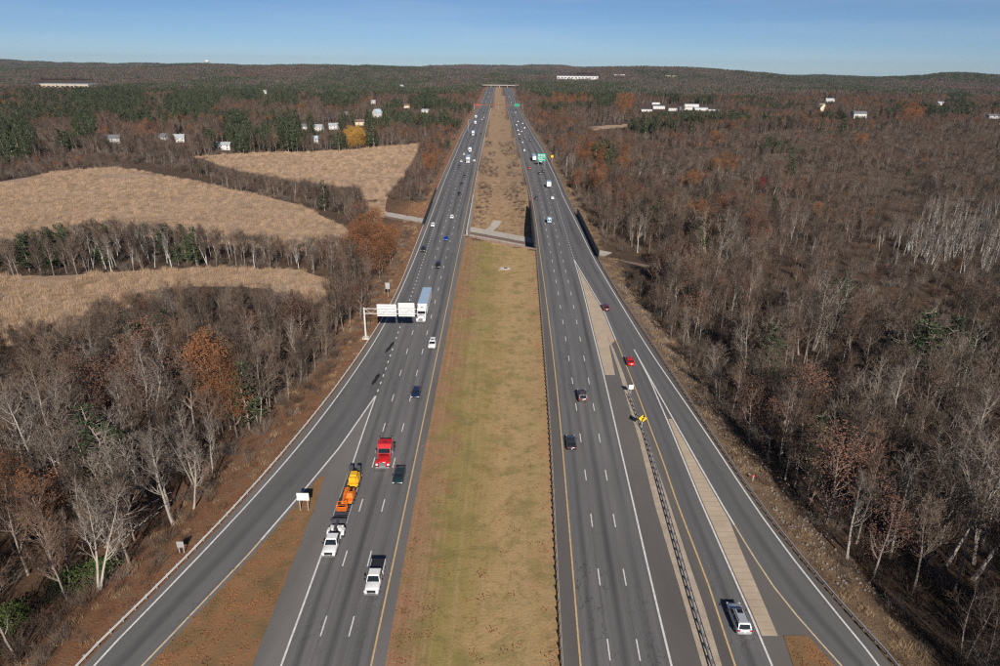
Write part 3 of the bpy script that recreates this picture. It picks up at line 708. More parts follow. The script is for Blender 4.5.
def grow_tree(seed, H, r0, fork, limbs, reach, up, twigs=3, sub=5, lean=0.06, multi=1):
    """returns wood MB (trunk, limbs) and twig MB plus twig tips"""
    rng = random.Random(seed); wood, tw, tips = MB(), MB(), []
    def twig(p, d, L, w):
        q = p + rdir(rng, d, 0.25) * L; s = d.cross(Vector((rng.gauss(0, 1), rng.gauss(0, 1), rng.gauss(0, 1)))).normalized() * w
        tw.poly([p - s, p + s, q]); return q
    def fine(p, d, L):
        """a spray of fine twigs"""
        e = twig(p, d, L, 0.030); tips.append(e)
        for _ in range(twigs):
            t = rng.uniform(0.2, 0.95); q = twig(p + (e - p) * t, rdir(rng, d, 0.75), L * rng.uniform(0.4, 0.7), 0.022)
            tips.append(q)
    def branch(p, d, L, r, lvl):
        n = 3 if lvl == 1 else 2; step = L / n; sides = 4 if lvl == 1 else 3
        for i in range(n):
            d2 = rdir(rng, d, 0.22); d2 = (d2 + Vector((0, 0, up * (0.5 if lvl == 1 else 0.3)))).normalized()
            q = p + d2 * step; ra, rb = r * (1 - i / n * 0.7), r * (1 - (i + 1) / n * 0.7)
            wood.tube(p, q, ra, rb, sides)
            if lvl == 1:
                for _ in range(max(1, sub // n + rng.randint(0, 1))):
                    b = p + (q - p) * rng.random(); branch(b, rdir(rng, d2, 0.75), L * rng.uniform(0.32, 0.52), max(0.02, rb * 0.6), 2)
            else:
                for _ in range(1 + (rng.random() < 0.4)):
                    b = p + (q - p) * rng.random(); fine(b, rdir(rng, d2, 0.7), rng.uniform(0.8, 1.5))
            p, d = q, d2
        if lvl == 1:
            for _ in range(2): branch(p, rdir(rng, d, 0.4), L * 0.38, r * 0.28, 2)
        else:
            for _ in range(2): fine(p, rdir(rng, d, 0.45), rng.uniform(0.8, 1.5))
    for st in range(multi):
        ang = rng.uniform(0, 6.28); out = (0.0 if multi == 1 else 0.22)
        p = Vector((math.cos(ang) * out, math.sin(ang) * out, -0.4)); d = Vector((math.cos(ang) * out * 0.9 + rng.gauss(0, lean), math.sin(ang) * out * 0.9 + rng.gauss(0, lean), 1)).normalized()
        n = 7; hs = H * (1 if multi == 1 else rng.uniform(0.75, 1)); lim = max(3, limbs // multi)
        for i in range(n):
            d = rdir(rng, d, 0.07); d = (d + Vector((0, 0, 0.1))).normalized()
            q = p + d * (hs * 0.86 + 0.4) / n; ra, rb = r0 * (1 - 0.78 * i / n), r0 * (1 - 0.78 * (i + 1) / n)
            if multi > 1: ra *= 0.75; rb *= 0.75
            wood.tube(p, q, ra * (1.25 if i == 0 else 1), rb, 6)
            f = (i + 0.5) / n
            if f > fork:
                k = max(1, int(lim / (n * (1 - fork)) + rng.random()))
                for _ in range(k):
                    a = rng.uniform(0, 6.28); b = p + (q - p) * rng.random(); w = reach * H * (1.15 - 0.6 * abs(f - 0.55)) * rng.uniform(0.6, 1.1) * (1.25 - f * 0.55)
                    branch(b, Vector((math.cos(a), math.sin(a), rng.uniform(0.35, 0.95) * up)).normalized(), w, rb * 0.64, 1)
            p = q
        branch(p, d, H * 0.16, r0 * 0.2, 1)
    return wood, tw, tips

def leaves(tips, seed, per, size, spread):
    rng = random.Random(seed); m = MB()
    for t in tips:
        for _ in range(per):
            c = t + Vector((rng.gauss(0, spread), rng.gauss(0, spread), rng.gauss(0, spread * 0.7)))
            a = Vector((rng.gauss(0, 1), rng.gauss(0, 1), rng.gauss(0, 0.6))).normalized() * size * rng.uniform(0.6, 1.2)
            b = a.cross(Vector((rng.gauss(0, 1), rng.gauss(0, 1), rng.gauss(0, 1)))).normalized() * size * 0.55
            m.poly([c - a, c + b, c + a, c - b])
    return m

def grow_pine(seed, H, R, conic=0.7, shape=1.0):
    rng = random.Random(seed); wood, nd = MB(), MB()
    p = Vector((0, 0, -0.4)); n = 6
    axis = [p]
    for i in range(n):
        q = Vector((rng.gauss(0, 0.12) * i, rng.gauss(0, 0.12) * i, H * (i + 1) / n)); wood.tube(axis[-1], q, 0.26 * (1 - i / n * 0.85), 0.26 * (1 - (i + 1) / n * 0.85), 6); axis.append(q)
    z = H * 0.16
    while z < H * 0.985:
        f = z / H; k = min(n - 1, int(f * n)); c = axis[k] + (axis[k + 1] - axis[k]) * (f * n - k)
        rad = R * ((1 - f) ** conic) * (0.55 + 0.45 * min(1, f / 0.25)) * rng.uniform(0.75, 1.15) + 0.25
        for b in range(rng.randint(4, 6)):
            a = rng.uniform(0, 6.28); L = rad * rng.uniform(0.65, 1.15); d = Vector((math.cos(a), math.sin(a), rng.uniform(-0.05, 0.35)))
            e = c + d * L; wood.tube(c, e, 0.05, 0.012, 3)
            for s in range(max(2, int(L * 2.6))):
                t = rng.uniform(0.3, 1.02); g = c + d * L * t + Vector((rng.gauss(0, 0.28), rng.gauss(0, 0.28), rng.gauss(0, 0.12)))
                for _ in range(6):
                    v = Vector((rng.gauss(0, 1) + d.x * 0.8, rng.gauss(0, 1) + d.y * 0.8, rng.gauss(0.35, 0.6))).normalized() * rng.uniform(0.35, 0.62)
                    w = v.cross(Vector((rng.gauss(0, 1), rng.gauss(0, 1), rng.gauss(0, 1)))).normalized() * 0.17
                    nd.poly([g - w, g + w, g + v])
        z += H * rng.uniform(0.035, 0.055)
    return wood, nd

def grow_shrub(seed, H, R, n, sub=4):
    rng = random.Random(seed); m = MB()
    for _ in range(n):
        a = rng.uniform(0, 6.28); o = rng.random() ** 0.6 * R * 0.55; p = Vector((math.cos(a) * o, math.sin(a) * o, -0.15)); d = Vector((math.cos(a) * rng.uniform(0.1, 0.9), math.sin(a) * rng.uniform(0.1, 0.9), 1)).normalized()
        L = H * rng.uniform(0.6, 1.1); q = p + d * L * 0.55; e = q + rdir(rng, d, 0.3) * L * 0.5
        s = d.cross(Vector((rng.gauss(0, 1), rng.gauss(0, 1), 0.1))).normalized()
        m.poly([p - s * 0.025, p + s * 0.025, q + s * 0.016, q - s * 0.016]); m.poly([q - s * 0.016, q + s * 0.016, e])
        for _ in range(sub):
            b = p + (q - p) * rng.uniform(0.35, 1) if rng.random() < 0.5 else q + (e - q) * rng.random()
            t = b + rdir(rng, d, 0.8) * rng.uniform(0.4, 0.9); w = (t - b).cross(Vector((rng.gauss(0, 1), rng.gauss(0, 1), rng.gauss(0, 1)))).normalized() * 0.016
            m.poly([b - w, b + w, t])
    return m

def grow_tuft(seed, H, R, n, w=0.03, droop=0.3):
    rng = random.Random(seed); m = MB()
    for _ in range(n):
        a = rng.uniform(0, 6.28); o = rng.random() ** 0.5 * R; p = Vector((math.cos(a) * o, math.sin(a) * o, -0.1)); b = rng.uniform(0, 6.28)
        d = Vector((math.cos(b) * droop * rng.random(), math.sin(b) * droop * rng.random(), 1)).normalized(); e = p + d * H * rng.uniform(0.6, 1.1)
        s = Vector((-math.sin(b + 1.3), math.cos(b + 1.3), 0)) * w * rng.uniform(0.6, 1.2)
        m.poly([p - s, p + s, e])
    return m

KINDS = {}       # kind -> list of variants; a variant = list of (part name, mesh)
def reg(kind, parts): KINDS.setdefault(kind, []).append(parts)
for i, (H, r0, fork, limbs, reach, up, mu) in enumerate([(14.5, 0.17, 0.34, 15, 0.25, 0.9, 1), (13.0, 0.15, 0.25, 16, 0.27, 0.8, 1), (15.5, 0.19, 0.40, 14, 0.25, 1.0, 1), (12.0, 0.14, 0.22, 15, 0.28, 0.75, 2), (13.5, 0.15, 0.42, 13, 0.22, 1.0, 1), (11.0, 0.12, 0.20, 15, 0.27, 0.9, 3)]):
    w, t, tp = grow_tree(100 + i, H, r0, fork, limbs, reach, up, multi=mu)
    reg('bare', [('trunk', w.mesh('bare_trunk', M['bark'])), ('crown', t.mesh('bare_crown', M['twig_red'] if i in (1, 4) else M['twig']))])
for i, (H, r0, fork, limbs, reach, up, mu) in enumerate([(14.5, 0.24, 0.38, 11, 0.30, 0.8, 1), (13.0, 0.20, 0.30, 11, 0.30, 0.75, 2), (16.0, 0.24, 0.42, 10, 0.26, 1.0, 1)]):
    w, t, tp = grow_tree(200 + i, H, r0, fork, limbs, reach, up, lean=0.12, multi=mu, twigs=3)
    reg('pale', [('trunk', w.mesh('pale_trunk', M['bark_pale'])), ('crown', t.mesh('pale_crown', M['twig_pale']))])
for i, (H, r0, fork, limbs, reach, up) in enumerate([(11.5, 0.19, 0.24, 13, 0.30, 0.7), (10.0, 0.16, 0.18, 13, 0.33, 0.7), (12.5, 0.2, 0.3, 12, 0.27, 0.8)]):
    w, t, tp = grow_tree(300 + i, H, r0, fork, limbs, reach, up, twigs=2, sub=4)
    lv = leaves(tp[::3], 310 + i, 8, 0.135, 0.36)
    reg('oak', [('trunk', w.mesh('oak_trunk', M['bark'])), ('crown', lv.mesh('oak_crown', M['rust_leaf']))])
    reg('redoak', [('trunk', KINDS['oak'][i][0][1]), ('crown', leaves(tp[::3], 320 + i, 5, 0.13, 0.36).mesh('red_oak_crown', M['red_leaf']))])
    if i == 1:
        reg('crimson', [('trunk', KINDS['oak'][i][0][1]), ('crown', leaves(tp[::3], 330 + i, 5, 0.15, 0.36).mesh('crimson_crown', M['crimson_leaf']))])
        reg('gold', [('trunk', KINDS['oak'][i][0][1]), ('crown', leaves(tp[::2], 340 + i, 6, 0.16, 0.36).mesh('golden_crown', M['gold_leaf']))])
for i, (H, R, c) in enumerate([(14.0, 3.4, 0.65), (12.0, 3.0, 0.8), (16.0, 4.2, 0.5)]):
    w, nd = grow_pine(400 + i, H, R, c)
    reg('pine', [('trunk', w.mesh('pine_trunk', M['bark'])), ('crown', nd.mesh('pine_crown', M['needle']))])
for i, (H, mu) in enumerate([(14.0, 1), (13.0, 2), (15.0, 1)]):
    w, t, tp = grow_tree(500 + i, H, 0.15, 0.42, 8, 0.15, 1.3, twigs=2, sub=3, lean=0.07, multi=mu)
    reg('birch', [('trunk', w.mesh('birch_trunk', M['birch'])), ('crown', t.mesh('birch_crown', M['twig_pale']))])
for i, (mt, H, R, n) in enumerate([('twig', 3.0, 1.8, 60), ('twig_red', 2.5, 1.8, 60), ('twig_pale', 2.6, 1.6, 45)]):
    reg('shrub', [('stems', grow_shrub(600 + i, H, R, n, 6).mesh('shrub_stems', M[mt]))])
reg('tuft', [('blades', grow_tuft(650, 0.9, 0.8, 60, 0.025, 0.7).mesh('tuft', M['straw']))])
reg('tuft', [('blades', grow_tuft(651, 0.7, 0.7, 45, 0.025, 0.9).mesh('tuft', M['twig_red']))])
reg('reed', [('blades', grow_tuft(660, 1.9, 1.6, 90, 0.03, 0.25).mesh('reed', M['reed']))])
reg('reed', [('blades', grow_tuft(661, 1.6, 1.6, 80, 0.03, 0.35).mesh('reed', M['straw']))])
def clump(seed, mix):
    """distant canopy: a patch of 9 loose crowns of leaf-sized faces, 26 m across"""
    rng = random.Random(seed); m = MB()
    for c in range(9):
        u_ = rng.random(); kind = 'pine' if u_ < mix[0] else ('oak' if u_ < mix[0] + mix[1] else 'bare'); mi = {'bare': 0, 'oak': 1, 'pine': 2}[kind]
        cx, cy = (c % 3 - 1) * 8.5 + rng.uniform(-2.5, 2.5), (c // 3 - 1) * 8.5 + rng.uniform(-2.5, 2.5); H = rng.uniform(9, 15); R = rng.uniform(3.6, 5.2)
        if kind == 'pine': R *= 0.75; H *= 1.12
        for _ in range(70 if kind == 'pine' else 55):
            a = rng.uniform(0, 6.28); f = rng.random(); zz = H * (0.25 + 0.75 * f); rr = R * (math.sqrt(max(0.03, 1 - ((f - 0.35) / 0.66) ** 2)) if kind != 'pine' else (1.05 - f)) * rng.uniform(0.55, 1.0)
            p = Vector((cx + math.cos(a) * rr, cy + math.sin(a) * rr, zz)); v = Vector((rng.gauss(0, 1), rng.gauss(0, 1), rng.gauss(0, 1))).normalized() * rng.uniform(0.9, 1.7)
            w = v.cross(Vector((rng.gauss(0, 1), rng.gauss(0, 1), rng.gauss(0, 1)))).normalized() * 0.75; m.poly([p - w, p + v, p + w], mi)
    return m
M['far_twig'] = mat('distant_bare_canopy', (0.118, 0.090, 0.080), 1.0, rnd=0.4)
M['far_leaf'] = mat('distant_russet_canopy', (0.125, 0.066, 0.042), 1.0, rnd=0.4)
for mix in ((0.05, 0.1), (0.12, 0.05), (0.1, 0.5), (0.6, 0.08), (0.8, 0.05)):
    reg('clump', [('canopy', clump(700 + len(KINDS.get('clump', [])), mix).mesh('canopy', [M['far_twig'], M['far_leaf'], M['needle']]))])

def scatter(name, kinds, pts, rots, scls, idxs, label, cat):
    """one countless mass: instances on points (every variant is an ordinary mesh)"""
    coll = bpy.data.collections.new(name + '_variants'); c = 0
    for v in kinds:
        m = MB(); me = None
        if len(v) == 1: me = v[0][1]
        else:
            bm = bmesh.new(); off_ = 0; mats = []
            for pn, pm_ in v:
                nb = len(bm.faces); bm.from_mesh(pm_); bm.faces.ensure_lookup_table()
                for f in bm.faces[nb:]: f.material_index = len(mats)
                mats.append(pm_.materials[0])
            me = bpy.data.meshes.new(name + '_tree'); bm.to_mesh(me); bm.free()
            for mt in mats: me.materials.append(mt)
        o = bpy.data.objects.new('%s_variant_%02d' % (name, c), me); coll.objects.link(o); c += 1
    me = bpy.data.meshes.new(name); me.from_pydata(np.asarray(pts).tolist(), [], [])
    for an, tp, arr in (('rotz', 'FLOAT', rots), ('scl', 'FLOAT', scls), ('idx', 'INT', idxs)):
        a = me.attributes.new(an, tp, 'POINT'); a.data.foreach_set('value', np.asarray(arr, np.float32 if tp == 'FLOAT' else np.int32))
    ng = bpy.data.node_groups.new(name + '_nodes', 'GeometryNodeTree')
    ng.interface.new_socket('Geometry', in_out='INPUT', socket_type='NodeSocketGeometry'); ng.interface.new_socket('Geometry', in_out='OUTPUT', socket_type='NodeSocketGeometry')
    gi, go = ng.nodes.new('NodeGroupInput'), ng.nodes.new('NodeGroupOutput'); ip = ng.nodes.new('GeometryNodeInstanceOnPoints'); ci = ng.nodes.new('GeometryNodeCollectionInfo')
    ci.inputs['Collection'].default_value = coll; ci.inputs['Separate Children'].default_value = True; ci.inputs['Reset Children'].default_value = True
    def na(n, t):
        x = ng.nodes.new('GeometryNodeInputNamedAttribute'); x.data_type = t; x.inputs['Name'].default_value = n; return [s for s in x.outputs if s.enabled and s.name == 'Attribute'][0]
    cx = ng.nodes.new('ShaderNodeCombineXYZ'); ng.links.new(na('rotz', 'FLOAT'), cx.inputs['Z'])
    ng.links.new(gi.outputs[0], ip.inputs['Points']); ng.links.new(ci.outputs[0], ip.inputs['Instance']); ip.inputs['Pick Instance'].default_value = True
    ng.links.new(na('idx', 'INT'), ip.inputs['Instance Index']); ng.links.new(cx.outputs[0], ip.inputs['Rotation']); ng.links.new(na('scl', 'FLOAT'), ip.inputs['Scale'])
    ng.links.new(ip.outputs[0], go.inputs[0])
    o = link(name, me); md = o.modifiers.new('scatter', 'NODES'); md.node_group = ng
    return setp(o, label, cat, kind='stuff')

# ------------------------------------------------------------------ where plants may stand
FIELDS = [
    [(-60, 186), (0, 181), (60, 171), (110, 168), (165, 172), (240, 192), (300, 204), (348, 215), (352, 232), (290, 238), (200, 226), (100, 219), (40, 228), (0, 240), (-60, 245)],
    [(192, 157), (260, 153), (350, 150), (421, 143), (418, 152), (404, 175), (388, 192), (382, 212), (368, 204), (358, 187), (300, 180), (240, 171)],
    [(-60, 276), (60, 277), (130, 270), (200, 266), (300, 270), (336, 281), (326, 298), (270, 287), (180, 286), (112, 293), (60, 320), (-60, 328)],
    [(588, 126), (629, 123), (629, 127), (592, 130)],
]
CLEARINGS = [[(380, 196), (425, 205), (428, 232), (405, 228), (378, 222)], [(600, 250), (645, 258), (655, 272), (605, 268)], [(890, 205), (925, 203), (915, 222), (880, 222)], [(835, 245), (870, 240), (875, 262), (840, 275)]]
BUILT = [[(440, 150), (436, 88), (560, 88), (520, 100)]]
def blocked(x, y, z, H, slack=0.0):
    """true where a plant of height H would stand in, or hide, open ground seen in the photo"""
    n = len(x); r = np.zeros(n, bool)
    yc = np.clip(y, -60, Y_END + 300); far = y > Y_END + 30
    for f in (0.05, 0.28, 0.5, 0.72, 0.92):
        q, d = P(np.stack((x, y, z + H * f), 1))
        for pl in FIELDS + (CLEARINGS if np.mean(H) > 3 else CLEARINGS[:2]): r |= in_poly(q[:, 0], q[:, 1], pl)
        for (ax, ay, bx, by) in KEEP: r |= (q[:, 0] > ax) & (q[:, 0] < bx) & (q[:, 1] > ay) & (q[:, 1] < by)
    return r
# windows in the foliage through which buildings are seen (photo px)
KEEP = [(36, 80, 98, 87), (555, 74, 598, 79), (109, 136, 121, 142), (159, 135, 168, 140), (174, 135, 186, 142), (215, 142, 231, 150), (299, 123, 309, 129), (313, 123, 340, 130), (353, 119, 365, 126), (372, 110, 383, 117), (370, 101, 377, 103), (400, 83, 405, 88), (263, 90, 268, 94), (403, 105, 412, 108), (419, 109, 430, 112), (639, 104, 682, 111), (684, 105, 721, 110), (817, 105, 825, 111), (848, 110, 868, 116), (823, 98, 835, 101), (936, 102, 945, 105), (986, 115, 1000, 118), (313, 138, 320, 142)]
SPOTS = [  # cx, cy, rx, ry, kind, probability (photo px of the crown)
    (215, 390, 24, 24, 'oak', 0.9), (380, 240, 26, 20, 'oak', 1.0), (125, 372, 45, 22, 'redoak', 0.45), (20, 492, 26, 16, 'oak', 0.6),
    (5, 140, 32, 22, 'pine', 1.0), (85, 126, 12, 14, 'pine', 0.9), (108, 98, 36, 14, 'pine', 0.95), (192, 103, 28, 11, 'pine', 0.9), (237, 132, 14, 16, 'pine', 0.95), (290, 133, 11, 12, 'pine', 0.95), (340, 100, 20, 9, 'pine', 0.8), (428, 101, 10, 8, 'pine', 0.95), (60, 95, 40, 8, 'pine', 0.4), (240, 95, 60, 6, 'pine', 0.5), (280, 103, 20, 6, 'pine', 0.5),
    (300, 90, 120, 9, 'pine', 0.4), (420, 88, 60, 8, 'pine', 0.5), (60, 110, 70, 9, 'pine', 0.35), (110, 242, 110, 22, 'pine', 0.32), (45, 255, 26, 14, 'pine', 0.55), (95, 240, 16, 16, 'pine', 0.6), (185, 240, 12, 12, 'pine', 0.6), (215, 240, 140, 26, 'birch', 0.5),
    (570, 92, 40, 8, 'pine', 0.75), (605, 98, 12, 8, 'pine', 0.8), (605, 156, 9, 9, 'pine', 1.0), (838, 288, 26, 14, 'pine', 0.95), (930, 345, 50, 22, 'pine', 0.8), (958, 92, 14, 8, 'pine', 0.9), (880, 79, 60, 5, 'pine', 0.7), (640, 78, 40, 5, 'pine', 0.5), (780, 80, 40, 5, 'pine', 0.5),
    (600, 155, 30, 8, 'oak', 0.5), (590, 178, 20, 10, 'oak', 0.45), (620, 193, 20, 10, 'redoak', 0.6), (725, 162, 14, 9, 'oak', 0.9), (690, 178, 16, 6, 'oak', 0.7), (625, 100, 9, 12, 'oak', 0.8), (570, 98, 20, 6, 'oak', 0.5), (700, 217, 10, 10, 'oak', 0.8), (768, 198, 40, 22, 'redoak', 0.28), (760, 183, 7, 5, 'crimson', 1.0), (760, 232, 14, 14, 'redoak', 0.8), (888, 240, 9, 10, 'oak', 0.9), (913, 112, 12, 7, 'oak', 0.9), (862, 139, 8, 6, 'oak', 0.9), (716, 137, 8, 5, 'oak', 0.7), (838, 440, 22, 30, 'redoak', 0.12),
    (410, 165, 40, 26, 'redoak', 0.35), (436, 165, 12, 14, 'oak', 0.5), (355, 139, 9, 7, 'gold', 1.0), (300, 108, 60, 8, 'redoak', 0.12), (400, 205, 25, 15, 'redoak', 0.3), (330, 300, 60, 30, 'redoak', 0.25),
    (960, 230, 70, 34, 'birch', 0.92), (900, 240, 20, 20, 'birch', 0.5), (930, 430, 110, 120, 'pale', 0.30), (780, 330, 120, 60, 'pale', 0.10), (110, 480, 130, 110, 'pale', 0.32),
]
NPR = np.random.default_rng(7)
def jitter_grid(x0, x1, y0, y1, sp):
    gx, gy = np.meshgrid(np.arange(x0, x1, sp), np.arange(y0, y1, sp))
    x = gx.ravel() + NPR.uniform(-0.48, 0.48, gx.size) * sp; y = gy.ravel() + NPR.uniform(-0.48, 0.48, gx.size) * sp
    k = np.abs(x) < 0.86 * (y + 30) + 30
    return x[k], y[k]
bands = [(20, 260, 4.9), (260, 420, 5.0), (420, 900, 6.0), (900, 1700, 8.0)]
TX, TY = [], []
for a, b, sp in bands:
    x, y = jitter_grid(-0.86 * (b + 30) - 30, 0.86 * (b + 30) + 30, a, b, sp); TX.append(x); TY.append(y)
TX = np.concatenate(TX); TY = np.concatenate(TY); TZ = height(TX, TY)
dl = L_rail(TY) - TX; dr = TX - R_out(TY)
s_, n_ = rail_st(TX, TY)
edge_l = np.where(TY < 140, 7.0, np.interp(TY, [140, 260, 400, 700], [6.0, 5.5, 6.0, 5.0])); edge_r = np.interp(TY, [60, 90, 150, 230, 320, 600], [6.5, 6.5, 6.0, 6.0, 5.5, 5])
side = np.where(dl > edge_l, -1, np.where(dr > edge_r, 1, 0))
dens = 0.6 * vnoise(TX / 28, TY / 28, 31) + 0.4 * vnoise(TX / 11, TY / 11, 32)
ok = (side != 0) & ~((np.abs(n_ + 0.5) < 8.0)) & (dens + NPR.uniform(-0.25, 0.25, len(TX)) > 0.30)
# open brushy wetland on the right, far wood thinner there
TX, TY, TZ, side = TX[ok], TY[ok], TZ[ok], side[ok]
HH = NPR.uniform(12.0, 17.5, len(TX)) * np.interp(TY, [250, 450], [1.0, 0.82])
dl = L_rail(TY) - TX; dr = TX - R_out(TY)
HH *= np.interp(TY, [60, 150], [1.2, 1.0]) * np.interp(np.maximum(dl, dr), [5, 12, 26], [0.6, 0.85, 1.0]) * (0.72 + 0.5 * vnoise(TX / 17, TY / 17, 12))
qp, _ = P(np.stack((TX, TY, TZ + HH * 0.6), 1))
HH[(in_poly(qp[:, 0], qp[:, 1], [(-40, 150), (130, 150), (140, 168), (-40, 178)]))] *= 0.55
wet = in_poly(qp[:, 0], qp[:, 1], [(620, 130), (1100, 120), (1100, 330), (900, 320), (760, 250), (660, 190)])
HH[wet] *= 0.62 + 0.22 * (vnoise(TX[wet] / 35, TY[wet] / 50, 14) > 0.5)
scrub = wet & (vnoise(TX / 24, TY / 34, 13) > 0.52); HH[scrub] *= 0.52
bl = blocked(TX, TY, TZ, HH)
for q_ in (0.72, 0.5):      # lower growth where tall trees would hide open ground
    b2 = np.where(bl)[0]; fr_ = b2[~blocked(TX[b2], TY[b2], TZ[b2], HH[b2] * q_)]; HH[fr_] *= q_; bl[fr_] = False
keep_p = np.where(wet, 0.8, 1.0)
ok = ~bl & (NPR.random(len(TX)) < keep_p)
TX, TY, TZ, side, HH = TX[ok], TY[ok], TZ[ok], side[ok], HH[ok]
qp, dep = P(np.stack((TX, TY, TZ + HH * 0.6), 1))
kind = np.array(['bare'] * len(TX), dtype=object)
rr = NPR.random(len(TX)); clus = vnoise(TX / 45, TY / 45, 77); clus2 = 0.75 * vnoise(TX / 75, TY / 95, 78) + 0.25 * vnoise(TX / 22, TY / 30, 79)
kind[(clus > 0.62) & (rr < np.where((TX > 0) & (TY < 200), 0.08, 0.30))] = 'redoak'; kind[(clus > 0.70) & (rr < 0.13) & ((TY > 200) | (TX < 0))] = 'oak'
kind[(TY > 560) & (clus2 > np.where(TX < 0, 0.59, 0.67)) & (rr > 0.25)] = 'pine'; kind[(TY > 480) & (clus2 < 0.32) & (rr > 0.80)] = 'redoak'; kind[(TY > 480) & (clus2 < 0.30) & (rr > 0.95)] = 'oak'
kind[(TY <= 480) & (rr > 0.985)] = 'pine'; kind[(TY < 480) & (rr > 0.93) & (rr < 0.975)] = 'pale'
r2 = NPR.random(len(TX))
for cx, cy, rx, ry, kd, pb in SPOTS:
    k = (((qp[:, 0] - cx) / rx) ** 2 + ((qp[:, 1] - cy) / ry) ** 2 < 1) & (r2 < pb); kind[k] = kd
HH[kind == 'pine'] *= np.where(TY[kind == 'pine'] > 450, 1.3, 1.05)
blp = (kind == 'pine') & blocked(TX, TY, TZ, HH); HH[blp] *= 0.75
# stands that the photo shows clearly: birches and evergreens (photo px of base, count, height)
ex = []
for x0_, x1_, y0_, y1_, n_e, h0, h1, kd in ((902, 1012, 238, 262, 70, 9.5, 12.5, 'birch'), (203, 238, 424, 440, 5, 10.5, 12.5, 'oak'), (110, 160, 408, 420, 4, 11, 13, 'redoak'), (364, 396, 258, 266, 4, 9, 11, 'oak'), (5, 40, 515, 530, 3, 9, 11, 'oak'), (822, 856, 296, 308, 7, 7, 9.5, 'pine'), (905, 985, 345, 392, 17, 7, 10.5, 'pine'), (30, 62, 266, 272, 8, 6.5, 9, 'pine'), (82, 108, 262, 270, 6, 8, 11, 'pine'), (172, 200, 260, 266, 5, 8, 10, 'pine'), (720, 780, 290, 330, 3, 6, 8, 'pine')):
    for _ in range(n_e):
        z_ = LOW; 
        for _k in range(3): b_ = G(NPR.uniform(x0_, x1_) if _k == 0 else bx_, NPR.uniform(y0_, y1_) if _k == 0 else by_, z_); bx_, by_ = P(b_)[0][0]; z_ = float(height(b_[:1], b_[1:2])[0])
        ex.append((b_[0], b_[1], z_, NPR.uniform(h0, h1), kd))
TX = np.concatenate((TX, [e[0] for e in ex])); TY = np.concatenate((TY, [e[1] for e in ex])); TZ = np.concatenate((TZ, [e[2] for e in ex])); HH = np.concatenate((HH, [e[3] for e in ex]))
kind = np.concatenate((kind, np.array([e[4] for e in ex], dtype=object))); side = np.where(TX < 0, -1, 1); qp, dep = P(np.stack((TX, TY, TZ + HH * 0.6), 1))
inview = (qp[:, 0] > -25) & (qp[:, 0] < 1025) & (qp[:, 1] > 0) & (qp[:, 1] < 690) & (dep > 0)

SPEC = {'bare': ('bare_tree', 'leafless grey-brown tree', 'bare trees'), 'pale': ('pale_tree', 'leafless pale-trunked tree', 'pale-barked trees'),
        'oak': ('oak_tree', 'tree holding rust-orange leaves', 'rust-leaved trees'), 'redoak': ('oak_tree', 'tree with sparse reddish-brown leaves', 'reddish-leaved trees'),
        'pine': ('pine_tree', 'dark green pine', 'pines'), 'birch': ('birch_tree', 'slender white-trunked birch', 'birches'), 'crimson': ('red_tree', 'small crimson-leaved tree', 'crimson trees'), 'gold': ('golden_tree', 'golden-yellow leaved tree', 'golden trees')}
def where(x, y, px, py, sd):
    d = float(L_rail(y)) - x if sd < 0 else x - float(R_out(y)); e = 'at the edge of' if d < 20 else ('within' if d < 55 else 'deep in')
    if sd < 0:
        if y < 120: return e + ' the wood beside the exit ramp'
        if y < 190: return e + ' the wood behind the overhead sign'
        if y < 330: return e + ' the wood between marsh and highway'
        return 'by the marsh beyond the railway'
    if y < 120: return e + ' the wood above the stony bank'
    if y < 200: return e + ' the wood beside the ramp fork'
    if y < 330: return e + ' the wood near the dark screen'
    return 'in the far wood beyond the railway'
LIMIT = {'bare': 295, 'pale': 150, 'oak': 110, 'redoak': 110, 'pine': 150, 'birch': 110, 'crimson': 3, 'gold': 5}
single = np.zeros(len(TX), bool)
for kd in SPEC:
    c = np.where((kind == kd) & inview)[0]; c = c[np.argsort(dep[c] / HH[c])][:LIMIT[kd]]; single[c] = True
vcount = {}
protoH = {k: [max(v.co.z for v in vr[0][1].vertices) if k not in ('shrub', 'tuft', 'reed', 'clump') else 1 for vr in vs] for k, vs in KINDS.items()}
for i in np.where(single)[0]:
    kd = kind[i]; nm, lb, gp = SPEC[kd]; vi = int(NPR.integers(len(KINDS[kd]))); v = KINDS[kd][vi]
    sc = HH[i] / protoH[kd][vi] * (1.08 if kd == 'pale' else (0.9 if kd == 'birch' else 1.0))
    r = empty(nm, (TX[i], TY[i], TZ[i]), float(NPR.uniform(0, 6.283))); r.scale = (sc * NPR.uniform(0.92, 1.15), sc * NPR.uniform(0.92, 1.15), sc)
    wh = where(TX[i], TY[i], qp[i, 0], qp[i, 1], side[i])
    ad = {'bare': ['', 'bushy', 'tall', 'twin-stemmed', 'slender', 'many-stemmed'], 'pale': ['', 'twin-stemmed', 'tall'], 'birch': ['', 'twin-stemmed', 'tall']}.get(kd, ['', 'low', 'tall'])[vi]
    if HH[i] < 8: ad = 'small'
    setp(r, (ad + ' ' + lb + ' ' + wh).strip(), 'tree', gp + ' ' + wh)
    for pn, me in v: link(pn, me, r)
rest = np.where(~single)[0]
